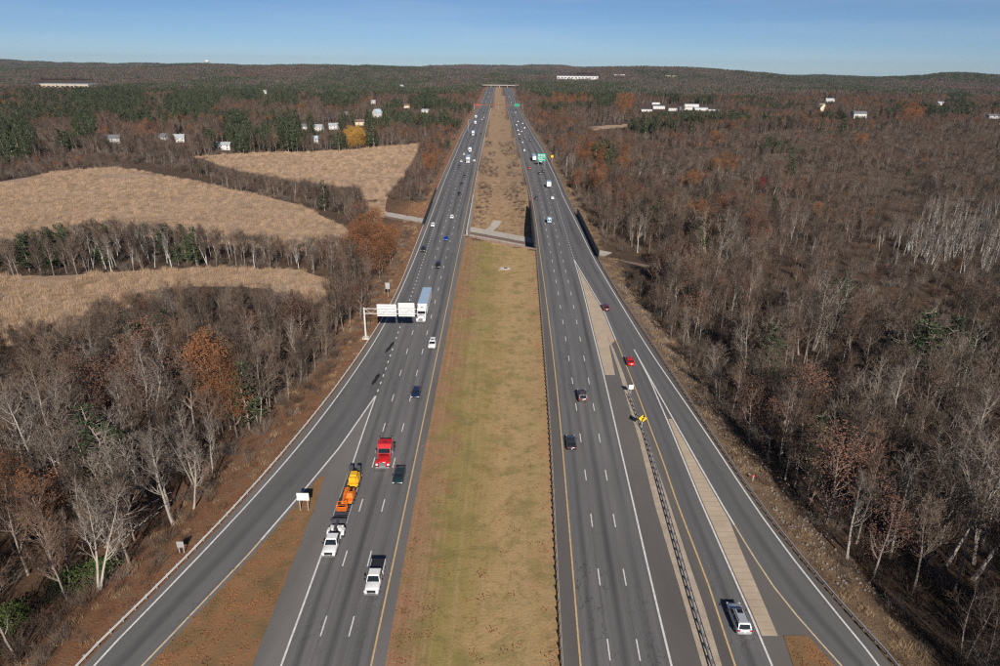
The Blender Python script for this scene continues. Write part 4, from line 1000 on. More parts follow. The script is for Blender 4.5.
for nm, kds, lb in (('bare_woodland', ('bare', 'pale', 'birch'), 'mass of leafless grey-brown trees filling the woods to the hills'), ('russet_woodland', ('oak', 'redoak', 'crimson', 'gold'), 'scattered rust and red leaved trees among the bare woods'), ('pine_woodland', ('pine',), 'dark green pines scattered through the distant woods')):
    vs = []; base = {}
    for k in kds: base[k] = len(vs); vs += KINDS[k]
    sel = [i for i in rest if kind[i] in kds]
    vi = np.array([NPR.integers(len(KINDS[kind[i]])) for i in sel]); idx = [base[kind[i]] + v for i, v in zip(sel, vi)]
    scl = [HH[i] / protoH[kind[i]][v] for i, v in zip(sel, vi)]
    scatter(nm, vs, np.stack((TX[sel], TY[sel], TZ[sel]), 1), NPR.uniform(0, 6.28, len(sel)), scl, idx, lb, 'woodland')

# distant canopy out to the hills: patches grow with distance
ys = [1650.0]; FX, FY, FS = [], [], []
while ys[-1] < 12500:
    y = ys[-1]; sc = max(1.0, y / 2600.0); sp = 19 * sc
    xs_ = np.arange(-0.85 * y - 60, 0.85 * y + 60, sp); xs_ = xs_ + NPR.uniform(-0.45, 0.45, len(xs_)) * sp
    yy = y + NPR.uniform(-0.45, 0.45, len(xs_)) * sp * 1.5
    FX.append(xs_); FY.append(yy); FS.append(np.full(len(xs_), 1.0 + (sc - 1) * 0.55)); ys.append(y + sp * (1.1 if y < 5000 else 1.8))
FX, FY, FS = np.concatenate(FX), np.concatenate(FY), np.concatenate(FS); FZ = height(FX, FY)
qf, _ = P(np.stack((FX, FY, FZ + 8), 1))
ok = ~((FX > L_rail(FY) - 22) & (FX < R_out(FY) + 22) & (FY < Y_END + 40)) & ~blocked(FX, FY, FZ, np.full(len(FX), 12.0)) & (qf[:, 0] > -60) & (qf[:, 0] < 1060)
FX, FY, FZ, FS = FX[ok], FY[ok], FZ[ok], FS[ok]
c1 = 0.55 * vnoise(FX / 190, FY / 850, 91) + 0.45 * vnoise(FX / 480, FY / 1900, 92) + NPR.uniform(-0.07, 0.07, len(FX)); fi = np.where(c1 > np.where(FX < 0, 0.54, 0.58), NPR.integers(3, 5, len(FX)), np.where(c1 < 0.32, 2, NPR.integers(0, 2, len(FX))))
scatter('distant_woodland', KINDS['clump'], np.stack((FX, FY, FZ), 1), NPR.uniform(0, 6.28, len(FX)), FS, fi, 'hazy mixed forest rolling away to the hills on the skyline', 'woodland')

# undergrowth
UX, UY = jitter_grid(-420, 420, 30, 480, 2.6); UZ = height(UX, UY)
dl = L_rail(UY) - UX; dr = UX - R_out(UY); s_, n_ = rail_st(UX, UY)
nearb = np.maximum(dl, dr); pr = np.where(nearb < 2.5, 0.0, np.where(dl > dr, np.interp(nearb, [2.5, 5, 12, 40], [0.25, 0.75, 0.5, 0.3]), np.interp(nearb, [3, 6, 10, 40], [0.12, 0.6, 0.75, 0.45])))
ok = (nearb > 0) & (NPR.random(len(UX)) < pr) & ((np.abs(n_) > 8)) & ~blocked(UX, UY, UZ, np.full(len(UX), 2.0))
UX, UY, UZ, nearb = UX[ok], UY[ok], UZ[ok], nearb[ok]
qs, ds = P(np.stack((UX, UY, UZ + 1), 1)); vis = (qs[:, 0] > 0) & (qs[:, 0] < 1000) & (qs[:, 1] < 666) & (ds > 0) & (nearb < 10)
order = np.argsort(np.where(vis, ds, 1e9)); si = set(order[:220].tolist())
usc = NPR.uniform(0.55, 1.25, len(UX)) * np.interp(nearb, [4, 10, 20], [0.6, 0.9, 1.1]); ui = NPR.integers(0, 3, len(UX))
for i in sorted(si):
    o = link('shrub', KINDS['shrub'][ui[i]][0][1]); o.location = (UX[i], UY[i], UZ[i]); o.scale = (usc[i],) * 3; o.rotation_euler = (0, 0, float(NPR.uniform(0, 6.28)))
    sd = 'behind the ramp guardrail at the foot of the ramp-side wood' if UX[i] < 0 else 'on the bank outside the outer ramp'
    setp(o, ['grey-brown', 'reddish-brown', 'pale straw-grey'][ui[i]] + ' leafless shrub ' + sd, 'shrub', 'roadside shrubs ' + sd)
ur = [i for i in range(len(UX)) if i not in si]
# low scrub between and around the fields and houses, and in the right-hand wetland
SX, SY = jitter_grid(-700, 760, 300, 820, 3.6); SZ = height(SX, SY); dl = L_rail(SY) - SX; dr = SX - R_out(SY); s_, n_ = rail_st(SX, SY)
ok = (np.maximum(dl, dr) > 5) & (np.abs(n_) > 9) & (NPR.random(len(SX)) < 0.55) & ~blocked(SX, SY, SZ, np.full(len(SX), 2.2)); SX, SY, SZ = SX[ok], SY[ok], SZ[ok]
scatter('scrub', KINDS['shrub'], np.stack((SX, SY, SZ), 1), NPR.uniform(0, 6.28, len(SX)), NPR.uniform(0.8, 1.7, len(SX)), NPR.integers(0, 3, len(SX)), 'low leafless scrub around the fields and across the wetland', 'scrub')
scatter('undergrowth', KINDS['shrub'], np.stack((UX[ur], UY[ur], UZ[ur]), 1), NPR.uniform(0, 6.28, len(ur)), usc[ur], ui[ur], 'tangled leafless undergrowth beneath the bare woods', 'undergrowth')
# dry grass tufts on both verges and in the far median
VX, VY = jitter_grid(-300, 300, 30, 420, 1.35); dl = L_rail(VY) - VX; dr = VX - R_out(VY); s_, n_ = rail_st(VX, VY)
inmed = (VX > L_pav(VY) + 1.5) & (VX < R_rail(VY) - 1.5) & (n_ > 8)
verge = ((dl > 1.0) & (dl < 12) & (NPR.random(len(VX)) < 0.35)) | ((dr > 1.0) & (dr < 8) & (NPR.random(len(VX)) < 0.55))
ok = (verge & (np.abs(n_) > 7.5)) | (inmed & (vnoise(VX / 9, VY / 9, 55) > 0.45) & (NPR.random(len(VX)) < 0.5))
VX, VY = VX[ok], VY[ok]; VZ = height(VX, VY)
scatter('dry_grass', KINDS['tuft'], np.stack((VX, VY, VZ), 1), NPR.uniform(0, 6.28, len(VX)), NPR.uniform(0.5, 1.3, len(VX)), NPR.integers(0, 2, len(VX)), 'tufts of dry grass on the verges and rough median', 'grass')
# brush in the far median
BX, BY = jitter_grid(-80, 120, 290, 1300, 3.2); s_, n_ = rail_st(BX, BY)
w_ = (BX - L_pav(BY)) / np.maximum(R_rail(BY) - L_pav(BY), 1)
ok = (w_ > 0.07) & (w_ < 0.93) & (n_ > 10) & (np.abs(w_ - 0.45 - 0.1 * np.sin(BY / 60)) > 0.10) & (vnoise(BX / 12, BY / 22, 66) > 0.42) & (BY < 640 + 500 * (vnoise(BX / 9, BY / 30, 67) > 0.72))
BX, BY = BX[ok], BY[ok]; BZ = height(BX, BY)
scatter('median_brush', [KINDS['shrub'][1], KINDS['shrub'][2]], np.stack((BX, BY, BZ), 1), NPR.uniform(0, 6.28, len(BX)), NPR.uniform(0.35, 0.8, len(BX)), NPR.integers(0, 2, len(BX)), 'low brown brush growing in the rough median beyond the railway', 'brush')

# fields: sheets that follow the ground, with standing reeds
FLAB = ['wide tan marsh of dry reeds beyond the white-trunked tree belt', 'tan field below the houses beside the highway', 'narrow tan reed field in front of the white-trunked tree belt', 'small straw-coloured clearing in the wood beyond the outer ramp']
for fi_, pl in enumerate(FIELDS):
    cy_ = sum(b for a, b in pl) / len(pl); w = np.array([G(a, b + ((14, 4, 24)[fi_] if b > cy_ and fi_ < 3 else 0.5), LOW)[:2] for a, b in pl]); x0, y0 = w.min(0); x1, y1 = w.max(0); sp = 5.0 if fi_ != 1 and fi_ != 3 else 7.0
    nx_, ny_ = int((x1 - x0) / sp) + 2, int((y1 - y0) / sp) + 2
    gx, gy = np.meshgrid(x0 + np.arange(nx_) * sp, y0 + np.arange(ny_) * sp); gz = height(gx, gy) + 0.25
    inside = in_poly(gx.ravel(), gy.ravel(), w).reshape(gx.shape); idx = np.arange(gx.size).reshape(gx.shape)
    qd = [(int(idx[j, i]), int(idx[j, i + 1]), int(idx[j + 1, i + 1]), int(idx[j + 1, i])) for j in range(ny_ - 1) for i in range(nx_ - 1) if inside[j, i] or inside[j + 1, i + 1] or inside[j, i + 1] or inside[j + 1, i]]
    used = sorted({v for f in qd for v in f}); fx, fy = gx.ravel(), gy.ravel(); ins = inside.ravel()
    for v in used:                       # snap outer vertices onto the field's border
        if ins[v]: continue
        best = None
        for k in range(len(w)):
            a_, b_ = w[k - 1], w[k]; ab = b_ - a_; t_ = min(1, max(0, ((fx[v] - a_[0]) * ab[0] + (fy[v] - a_[1]) * ab[1]) / (ab @ ab))); c_ = a_ + ab * t_; d2 = (fx[v] - c_[0]) ** 2 + (fy[v] - c_[1]) ** 2
            if best is None or d2 < best[0]: best = (d2, c_)
        fx[v], fy[v] = best[1]
    gx, gy = fx.reshape(gx.shape), fy.reshape(gy.shape); gz = height(gx, gy) + 0.25
    me = bpy.data.meshes.new('field'); me.from_pydata(np.stack((gx, gy, gz), -1).reshape(-1, 3).tolist(), [], qd); me.materials.append(M['field']); me.polygons.foreach_set('use_smooth', np.ones(len(me.polygons), bool)); me.update()
    setp(link('field', me), FLAB[fi_], 'field', kind='structure')
    if fi_ < 3:
        sp = (3.6, 3.8, 2.6)[fi_]; rx, ry = np.meshgrid(np.arange(x0, x1, sp), np.arange(y0, y1, sp)); rx = rx.ravel() + NPR.uniform(-0.5, 0.5, rx.size) * sp; ry = ry.ravel() + NPR.uniform(-0.5, 0.5, ry.size) * sp
        k = in_poly(rx, ry, w) & (vnoise(rx / 30, ry / 14, 40 + fi_) > 0.12); rx, ry = rx[k], ry[k]
        scatter('marsh_reeds', KINDS['reed'], np.stack((rx, ry, height(rx, ry) + 0.2), 1), NPR.uniform(0, 6.28, len(rx)), NPR.uniform(0.7, 1.15, len(rx)), NPR.integers(0, 2, len(rx)), 'standing dry reeds covering the ' + ['wide marsh', 'field below the houses', 'narrow reed field'][fi_], 'reeds')
# short turf tufts and fallen leaves that break up the mown grass
for i_, mt_ in enumerate(('turf', 'turf_dry')): reg('turf', [('blades', grow_tuft(670 + i_, 0.20, 0.22, 16, 0.022, 1.1).mesh('turf', M[mt_]))])
lm = MB(); rng = random.Random(4)
for _ in range(9):
    c = Vector((rng.gauss(0, 0.3), rng.gauss(0, 0.3), rng.uniform(0.03, 0.10))); a = rng.uniform(0, 6.28); u_, v_ = Vector((math.cos(a), math.sin(a), 0.2)) * 0.09, Vector((-math.sin(a), math.cos(a), rng.uniform(-0.3, 0.3))) * 0.06
    lm.poly([c - u_, c + v_, c + u_, c - v_])
reg('turf', [('leaves', lm.mesh('leaves', M['fallen_leaf']))])
GX, GY = jitter_grid(-75, 75, 42, 262, 0.75); yw = wall_line(GX); um = (GX - L_pav(GY)) / (R_rail(GY) - L_pav(GY))
inmed = (um > 0.012) & (um < 0.985) & (GY < yw - 0.8); ing = ((GX > GG_L(GY)) & (GX < GG_R(GY)) & (GY < G(324, 477)[1] - 1)) | ((GX > RG_L(GY)) & (GX < RB_in(GY) - 0.9) & (GY < G(796, 636)[1] - 0.5))
k = inmed | ing; GX, GY, um, ing = GX[k], GY[k], um[k], ing[k]
GZ = np.where(ing, 0.04, -0.04 - 0.55 * np.sin(np.pi * np.clip(um, 0, 1)) ** 1.2)
gn = vnoise(GX / 5, GY / 9, 71) * 0.5 + vnoise(GX / 1.8, GY / 3, 72) * 0.3; uq = NPR.random(len(GX)) * 0.45
leafy = np.where(ing, 0.38, np.interp(um, [0, 0.12, 0.3, 0.8, 1], [0.42, 0.30, 0.10, 0.05, 0.14]))
gi_ = np.where(NPR.random(len(GX)) < leafy, 2, np.where(gn + uq + np.where((um > 0.15) & (um < 0.5), 0.10, -0.06) > 0.62, 0, 1))
scatter('turf_tufts', KINDS['turf'], np.stack((GX, GY, GZ), 1), NPR.uniform(0, 6.28, len(GX)), NPR.uniform(0.6, 1.5, len(GX)), gi_, 'short grass tufts and fallen leaves strewn over the mown grass', 'grass')
# riprap stones on the outer bank, between the guardrail and the wood
rng = random.Random(5); sm = MB()
for _ in range(1500):
    y = rng.uniform(70, 205); x = float(R_out(y)) + 1.6 + rng.random() ** 1.2 * (7.5 if y < 150 else 5.0); z = float(height(np.array([x]), np.array([y]))[0]); s = rng.uniform(0.07, 0.26)
    ring = [[(x + s * k * math.cos(a + rng.uniform(-0.3, 0.3)) * rng.uniform(0.7, 1.2), y + s * k * math.sin(a) * rng.uniform(0.7, 1.2), z + dz * s) for a in (0, 1.26, 2.5, 3.8, 5.0)] for k, dz in ((1.0, -0.3), (0.95, 0.35), (0.45, 0.75))]
    sm.loft(ring)
setp(sm.build('riprap', M['stone']), 'pale broken stones on the bank beside the outer guardrail', 'stones', kind='stuff')
# ------------------------------------------------------------------ vehicles
M['glass'] = mat('dark_car_glass', (0.012, 0.016, 0.02), 0.08, 0.0, spec=0.6)
M['tyre'] = mat('tyre_rubber', (0.018, 0.018, 0.018), 0.85)
M['rim'] = mat('wheel_rim', (0.45, 0.45, 0.46), 0.35, 0.7)
M['black_trim'] = mat('black_trim', (0.02, 0.02, 0.022), 0.6)
M['lamp'] = mat('headlamp_lens', (0.75, 0.76, 0.78), 0.15)
M['tail'] = mat('red_tail_lens', (0.35, 0.01, 0.01), 0.25)
M['chrome'] = mat('chrome', (0.75, 0.75, 0.76), 0.15, 0.9)
M['plate'] = mat('white_plate', (0.75, 0.75, 0.73), 0.5)
PAINT = {}
def paint_mat(n, c, metal=0.0):
    PAINT[n] = mat(n + '_car_paint', c, 0.32, metal, coat=0.8, var=0.03, scale=1.0)
for n, c, k in (('white', (0.74, 0.74, 0.73), 0), ('silver', (0.52, 0.54, 0.56), 0.35), ('black', (0.014, 0.015, 0.018), 0), ('green', (0.015, 0.03, 0.03), 0), ('navy', (0.012, 0.02, 0.055), 0), ('blue', (0.01, 0.04, 0.36), 0), ('red', (0.48, 0.012, 0.012), 0), ('maroon', (0.10, 0.02, 0.03), 0), ('charcoal', (0.035, 0.033, 0.036), 0.2), ('bronze', (0.11, 0.075, 0.065), 0.2), ('pale_blue', (0.36, 0.50, 0.62), 0), ('gold', (0.38, 0.32, 0.22), 0.3)):
    paint_mat(n, c, k)
M['orange'] = mat('orange_machine_paint', (0.72, 0.17, 0.015), 0.5, var=0.12, scale=1.5)
M['yellow'] = mat('yellow_machine_paint', (0.75, 0.40, 0.015), 0.5, var=0.12, scale=1.5)
M['deck'] = mat('dark_trailer_deck', (0.05, 0.05, 0.058), 0.7, var=0.3, scale=2)
M['trailer_roof'] = mat('sky_tinted_trailer_roof', (0.42, 0.55, 0.68), 0.4, 0.2, var=0.08, scale=0.5)  # sky reflection painted in as the roof's pale blue
M['trailer_side'] = mat('white_trailer_side', (0.66, 0.68, 0.70), 0.45, 0.0, var=0.06, scale=0.8)

def wheel(parent, x, y, r, w=0.24, dual=False):
    t = MB(); t.tube((x - w / 2, y, r), (x + w / 2, y, r), r, r, 14, cap=True); o = t.build('wheel', M['tyre'], parent)
    s = 1 if x > 0 else -1; h = MB(); h.tube((x + s * (w / 2 - 0.02), y, r), (x + s * (w / 2 + 0.015), y, r), r * 0.62, r * 0.55, 10, cap=True); h.build('rim', M['rim'], o)

def body_loft(st):
    """st: (y, z_low, z_top, half width); returns rounded 10-point rings"""
    rings = []
    for y, zl, zt, hw in st:
        h = zt - zl
        rings.append([(-hw * 0.90, y, zl), (hw * 0.90, y, zl), (hw * 0.99, y, zl + h * 0.25), (hw, y, zl + h * 0.55), (hw * 0.96, y, zl + h * 0.82), (hw * 0.84, y, zt),
                      (0, y, zt + 0.025), (-hw * 0.84, y, zt), (-hw * 0.96, y, zl + h * 0.82), (-hw, y, zl + h * 0.55), (-hw * 0.99, y, zl + h * 0.25)])
    return rings
def cabin(parent, y_ws0, y_ws1, y_r1, y_r0, zb, zr, hb, hr, side_splits=1, paint=None, rack=False):
    """greenhouse: windscreen base, roof front, roof rear, rear glass base"""
    mb = MB(); zc = zr - 0.07
    mb.loft([[(-hb, y_r0, zb), (hb, y_r0, zb), (hb, y_ws0, zb), (-hb, y_ws0, zb)], [(-hr - 0.04, y_r1 - 0.05, zc), (hr + 0.04, y_r1 - 0.05, zc), (hr + 0.04, y_ws1 + 0.05, zc), (-hr - 0.04, y_ws1 + 0.05, zc)],
             [(-hr + 0.08, y_r1 + 0.1, zr), (hr - 0.08, y_r1 + 0.1, zr), (hr - 0.08, y_ws1 - 0.12, zr), (-hr + 0.08, y_ws1 - 0.12, zr)]])
    c = mb.build('cabin', paint, parent)
    def pane(nm, a, b, cc, d, inset=0.1, out=0.012):
        a, b, cc, d = map(Vector, (a, b, cc, d)); ctr = (a + b + cc + d) / 4; n = (b - a).cross(d - a).normalized()
        q = [p + (ctr - p) * inset + n * out for p in (a, b, cc, d)]; m = MB(); m.poly(q); m.build(nm, M['glass'], c)
    zt = zc - 0.02; hb_, hr_ = hb, hr + 0.04
    pane('windscreen', (hb_, y_ws0, zb), (-hb_, y_ws0, zb), (-hr_, y_ws1 + 0.05, zt), (hr_, y_ws1 + 0.05, zt), 0.09)
    pane('rear_window', (-hb_, y_r0, zb), (hb_, y_r0, zb), (hr_, y_r1 - 0.05, zt), (-hr_, y_r1 - 0.05, zt), 0.12)
    for s in (1, -1):
        for k in range(side_splits + 1):
            t0, t1 = k / (side_splits + 1), (k + 1) / (side_splits + 1)
            yb0, yb1 = y_r0 + (y_ws0 - y_r0) * t0, y_r0 + (y_ws0 - y_r0) * t1; yt0, yt1 = y_r1 + (y_ws1 - y_r1) * t0, y_r1 + (y_ws1 - y_r1) * t1
            q = [(s * hb_, yb0, zb), (s * hb_, yb1, zb), (s * hr_, yt1, zt), (s * hr_, yt0, zt)]
            if s < 0: q = [q[1], q[0], q[3], q[2]]
            pane('side_window', *q, inset=0.11)
    return c
def lights(parent, L, hw, zf, zr, plate=True):
    for s in (1, -1):
        MB().box((s * hw * 0.76, L / 2 - 0.06, zf), (hw * 0.30, 0.14, 0.10)).build('headlight', M['lamp'], parent)
        MB().box((s * hw * 0.80, -L / 2 + 0.05, zr), (hw * 0.34, 0.12, 0.15)).build('tail_light', M['tail'], parent)
        MB().box((s * (hw + 0.10), L * 0.16, zr + 0.22), (0.18, 0.12, 0.13)).build('mirror', M['black_trim'], parent)
    MB().box((0, L / 2 - 0.02, zf - 0.16), (hw * 1.0, 0.08, 0.16)).build('grille', M['black_trim'], parent)
    MB().box((0, -L / 2 + 0.0, zr - 0.22), (0.26, 0.05, 0.11)).build('number_plate', M['plate'], parent)

CACHE = {}
def proto(kind, paint, builder):
    """first of a kind is built, later ones are copies that share its meshes"""
    key = (kind, paint)
    if key in CACHE: return copy_tree(CACHE[key])
    CACHE[key] = builder(paint); return CACHE[key]
def sedan(p):
    r = empty('car'); pm_ = PAINT[p]; L, hw = 4.75, 0.91
    m = MB(); m.loft(body_loft([(-2.38, 0.42, 0.72, 0.70), (-2.28, 0.30, 0.95, 0.84), (-1.75, 0.24, 1.02, 0.90), (-0.6, 0.22, 0.98, 0.91), (0.95, 0.22, 0.97, 0.91), (1.7, 0.25, 0.86, 0.89), (2.2, 0.30, 0.74, 0.82), (2.38, 0.38, 0.60, 0.66)])); m.build('body', pm_, r, True)
    cabin(r, 1.15, 0.30, -0.95, -1.85, 0.95, 1.44, 0.80, 0.60, 1, pm_); lights(r, L, hw, 0.62, 0.80)
    for x in (-0.80, 0.80):
        for y in (1.45, -1.40): wheel(r, x, y, 0.33)
    return r
def suv(p):
    r = empty('suv'); pm_ = PAINT[p]; L, hw = 4.85, 0.96
    m = MB(); m.loft(body_loft([(-2.43, 0.45, 0.85, 0.78), (-2.34, 0.34, 1.06, 0.90), (-1.6, 0.28, 1.08, 0.95), (0.9, 0.28, 1.07, 0.96), (1.65, 0.30, 1.01, 0.94), (2.2, 0.34, 0.90, 0.86), (2.43, 0.42, 0.70, 0.70)])); m.build('body', pm_, r, True)
    c = cabin(r, 1.20, 0.50, -1.85, -2.28, 1.05, 1.70, 0.85, 0.66, 2, pm_); lights(r, L, hw, 0.76, 0.96)
    for s in (1, -1): MB().box((s * 0.58, -0.65, 1.74), (0.05, 1.9, 0.05)).build('roof_rail', M['black_trim'], r)
    MB().box((0, 0.05, 1.712), (0.70, 0.62, 0.018)).build('sunroof', M['glass'], r)
    for x in (-0.84, 0.84):
        for y in (1.48, -1.45): wheel(r, x, y, 0.37, 0.26)
    return r
def pickup(p, cover=True, dually=False):
    r = empty('pickup_truck'); pm_ = PAINT[p]; L, hw = 6.0, 1.0
    m = MB(); m.loft(body_loft([(-0.55, 0.45, 1.15, 0.97), (0.9, 0.42, 1.18, 0.99), (1.55, 0.42, 1.20, 0.99), (2.3, 0.42, 1.16, 0.98), (2.82, 0.44, 1.06, 0.93), (2.98, 0.5, 0.9, 0.86)])); m.build('body', pm_, r, True)
    cabin(r, 1.50, 0.95, -0.35, -0.58, 1.15, 1.90, 0.90, 0.72, 1, pm_)
    bed = MB()
    for s in (1, -1): bed.box((s * 0.93, -1.78, 0.86), (0.12, 2.40, 0.62))
    bed.box((0, -2.94, 0.86), (1.98, 0.08, 0.60)); bed.box((0, -1.75, 0.62), (1.74, 2.3, 0.10)); b = bed.build('bed', pm_, r)
    if cover: MB().box((0, -1.75, 1.20), (1.80, 2.34, 0.06)).build('bed_cover', M['black_trim'], b)
    else:
        MB().box((0, -1.75, 0.71), (1.70, 2.24, 0.06)).build('bed_floor', M['black_trim'], b)
        MB().box((0, -0.70, 1.02), (1.70, 0.42, 0.42)).build('tool_box', M['black_trim'], b)
        for s in (1, -1):
            f = MB(); f.loft([[(s * 0.88, y, 0.6), (s * 1.24, y, 0.6), (s * 1.24, y, 0.6 + h), (s * 0.88, y, 0.62 + h)][::s] for y, h in ((-2.75, 0.05), (-2.5, 0.52), (-1.7, 0.56), (-1.4, 0.10))]); f.build('wide_fender', pm_, b)
            MB().tube((s * 0.5, -2.3, 0.75), (s * 0.5, -2.3, 1.32), 0.30, 0.30, 10, cap=True).build('white_drum', PAINT['white'], b)
    for s in (1, -1):
        MB().box((s * 0.78, 2.93, 0.92), (0.34, 0.14, 0.22)).build('headlight', M['lamp'], r); MB().box((s * 0.92, -2.97, 0.98), (0.12, 0.06, 0.34)).build('tail_light', M['tail'], r)
        MB().box((s * 1.16, 1.15, 1.32), (0.22, 0.14, 0.26)).build('mirror', M['black_trim'], r)
        wheel(r, s * 0.86, 1.95, 0.41, 0.28); wheel(r, s * (1.02 if dually else 0.86), -1.85, 0.41, 0.5 if dually else 0.28)
    MB().box((0, 2.97, 0.90), (1.16, 0.10, 0.34)).build('grille', M['black_trim'], r); MB().box((0, 3.06, 0.58), (1.84, 0.18, 0.22)).build('bumper', M['chrome'], r)
    return r
def van(p):
    r = empty('van'); pm_ = PAINT[p]; m = MB()
    m.loft(body_loft([(-2.75, 0.5, 2.3, 0.92), (-2.65, 0.4, 2.45, 0.98), (1.2, 0.4, 2.45, 1.0), (1.5, 0.4, 2.25, 0.98), (1.95, 0.4, 1.45, 0.97), (2.6, 0.42, 1.15, 0.92), (2.8, 0.5, 0.95, 0.8)])); m.build('body', pm_, r, True)
    m = MB(); m.poly([(0.78, 1.93, 1.52), (-0.78, 1.93, 1.52), (-0.72, 1.53, 2.24), (0.72, 1.53, 2.24)]); m.build('windscreen', M['glass'], r)
    for s in (1, -1):
        m = MB(); q = [(s * 1.005, 0.5, 1.5), (s * 1.005, 1.6, 1.5), (s * 0.985, 1.4, 2.0), (s * 0.985, 0.5, 2.0)]; m.poly(q if s > 0 else q[::-1]); m.build('side_window', M['glass'], r)
        MB().box((s * 0.45, -2.76, 1.7), (0.6, 0.04, 0.55)).build('rear_window', M['glass'], r); MB().box((s * 0.88, -2.75, 1.1), (0.14, 0.06, 0.35)).build('tail_light', M['tail'], r)
        for y in (1.9, -1.7): wheel(r, s * 0.86, y, 0.37)
    return r
def box_truck(p):
    r = empty('box_truck')
    m = MB(); m.box((0, -1.1, 2.15), (2.45, 6.0, 2.6)); b = m.build('cargo_box', M['trailer_side'], r)
    MB().box((0, -1.1, 3.47), (2.40, 5.95, 0.05)).build('roof', M['trailer_roof'], b); MB().box((0, -4.13, 2.15), (2.2, 0.06, 2.35)).build('rear_door', PAINT['white'], b)
    m = MB(); m.loft(body_loft([(1.95, 0.6, 2.3, 1.05), (2.6, 0.6, 2.3, 1.05), (3.2, 0.6, 1.55, 1.04), (4.0, 0.6, 1.4, 0.98)])); m.build('cab', PAINT[p], r, True)
    m = MB(); m.poly([(0.85, 3.20, 1.62), (-0.85, 3.20, 1.62), (-0.8, 2.68, 2.25), (0.8, 2.68, 2.25)]); m.build('windscreen', M['glass'], r)
    for s in (1, -1):
        wheel(r, s * 0.95, 3.0, 0.48, 0.3); wheel(r, s * 0.9, -2.4, 0.48, 0.55); MB().box((s * 1.0, -4.17, 0.85), (0.2, 0.06, 0.2)).build('tail_light', M['tail'], r)
    MB().box((0, -1.1, 0.75), (1.0, 6.2, 0.25)).build('chassis', M['black_trim'], r)
    return r
def tractor(p, parent=None, yo=0.0, bob=True):
    """conventional sleeper tractor; front at yo+3.9"""
    r = parent or empty('semi_tractor'); pm_ = PAINT[p]; Y = lambda v: v + yo
    m = MB(); m.loft([[(-1.18, Y(-0.9), 0.95), (1.18, Y(-0.9), 0.95), (1.2, Y(-0.9), 3.35), (-1.2, Y(-0.9), 3.35)], [(-1.2, Y(0.7), 0.95), (1.2, Y(0.7), 0.95), (1.2, Y(0.7), 3.3), (-1.2, Y(0.7), 3.3)],
                      [(-1.15, Y(1.4), 0.95), (1.15, Y(1.4), 0.95), (1.1, Y(1.2), 2.75), (-1.1, Y(1.2), 2.75)], [(-1.1, Y(1.75), 0.95), (1.1, Y(1.75), 0.95), (1.08, Y(1.65), 1.95), (-1.08, Y(1.65), 1.95)]]); c = m.build('cab', pm_, r)
    m = MB(); m.poly([(1.0, Y(1.66), 2.02), (-1.0, Y(1.66), 2.02), (-1.0, Y(1.25), 2.70), (1.0, Y(1.25), 2.70)]); m.build('windscreen', M['glass'], c)
    MB().box((0, Y(0.05), 3.36), (0.55, 0.35, 0.05)).build('roof_hatch', M['black_trim'], c)
    for s in (1, -1):
        m = MB(); q = [(s * 1.215, Y(0.7), 1.95), (s * 1.17, Y(1.5), 1.95), (s * 1.15, Y(1.25), 2.6), (s * 1.215, Y(0.7), 2.6)]; m.poly(q if s > 0 else q[::-1]); m.build('side_window', M['glass'], c)
    m = MB(); m.loft(body_loft([(Y(1.7), 0.7, 1.95, 0.98), (Y(2.6), 0.7, 1.88, 0.95), (Y(3.5), 0.7, 1.72, 0.86), (Y(3.85), 0.75, 1.5, 0.70)])); h = m.build('hood', pm_, r, True)
    MB().box((0, Y(3.92), 1.12), (1.1, 0.08, 0.85)).build('grille', M['chrome'], h); MB().box((0, Y(4.02), 0.6), (2.35, 0.25, 0.32)).build('bumper', M['chrome'], r)
    for s in (1, -1):
        f = MB(); f.loft([[(s * 0.72, Y(y), 0.8), (s * 1.24, Y(y), 0.8), (s * 1.24, Y(y), 0.8 + z), (s * 0.72, Y(y), 0.8 + z + 0.05)][::s] for y, z in ((2.15, 0.1), (2.45, 0.42), (3.2, 0.45), (3.75, 0.1))]); f.build('fender', pm_, r)
        MB().box((s * 0.98, Y(3.72), 1.05), (0.34, 0.2, 0.24)).build('headlight', M['lamp'], r); MB().box((s * 1.42, Y(1.55), 2.3), (0.22, 0.18, 0.7)).build('mirror', M['chrome'], r)
        MB().tube((s * 1.0, Y(-0.85), 0.72), (s * 1.0, Y(1.3), 0.72), 0.33, 0.33, 10, cap=True).build('fuel_tank', M['chrome'], r); MB().tube((s * 1.12, Y(-1.0), 1.0), (s * 1.12, Y(-1.0), 3.7), 0.08, 0.08, 8, cap=True).build('exhaust_stack', M['chrome'], r)
        wheel(r, s * 1.0, Y(2.85), 0.52, 0.3)
        for y in (-2.3, -3.6): wheel(r, s * 0.95, Y(y), 0.52, 0.62)
    MB().box((0, Y(-2.3), 0.85), (0.95, 4.4, 0.28)).build('frame_rails', M['black_trim'], r); MB().box((0, Y(-2.9), 1.12), (0.95, 1.0, 0.14)).build('fifth_wheel', M['black_trim'], r)
    return r
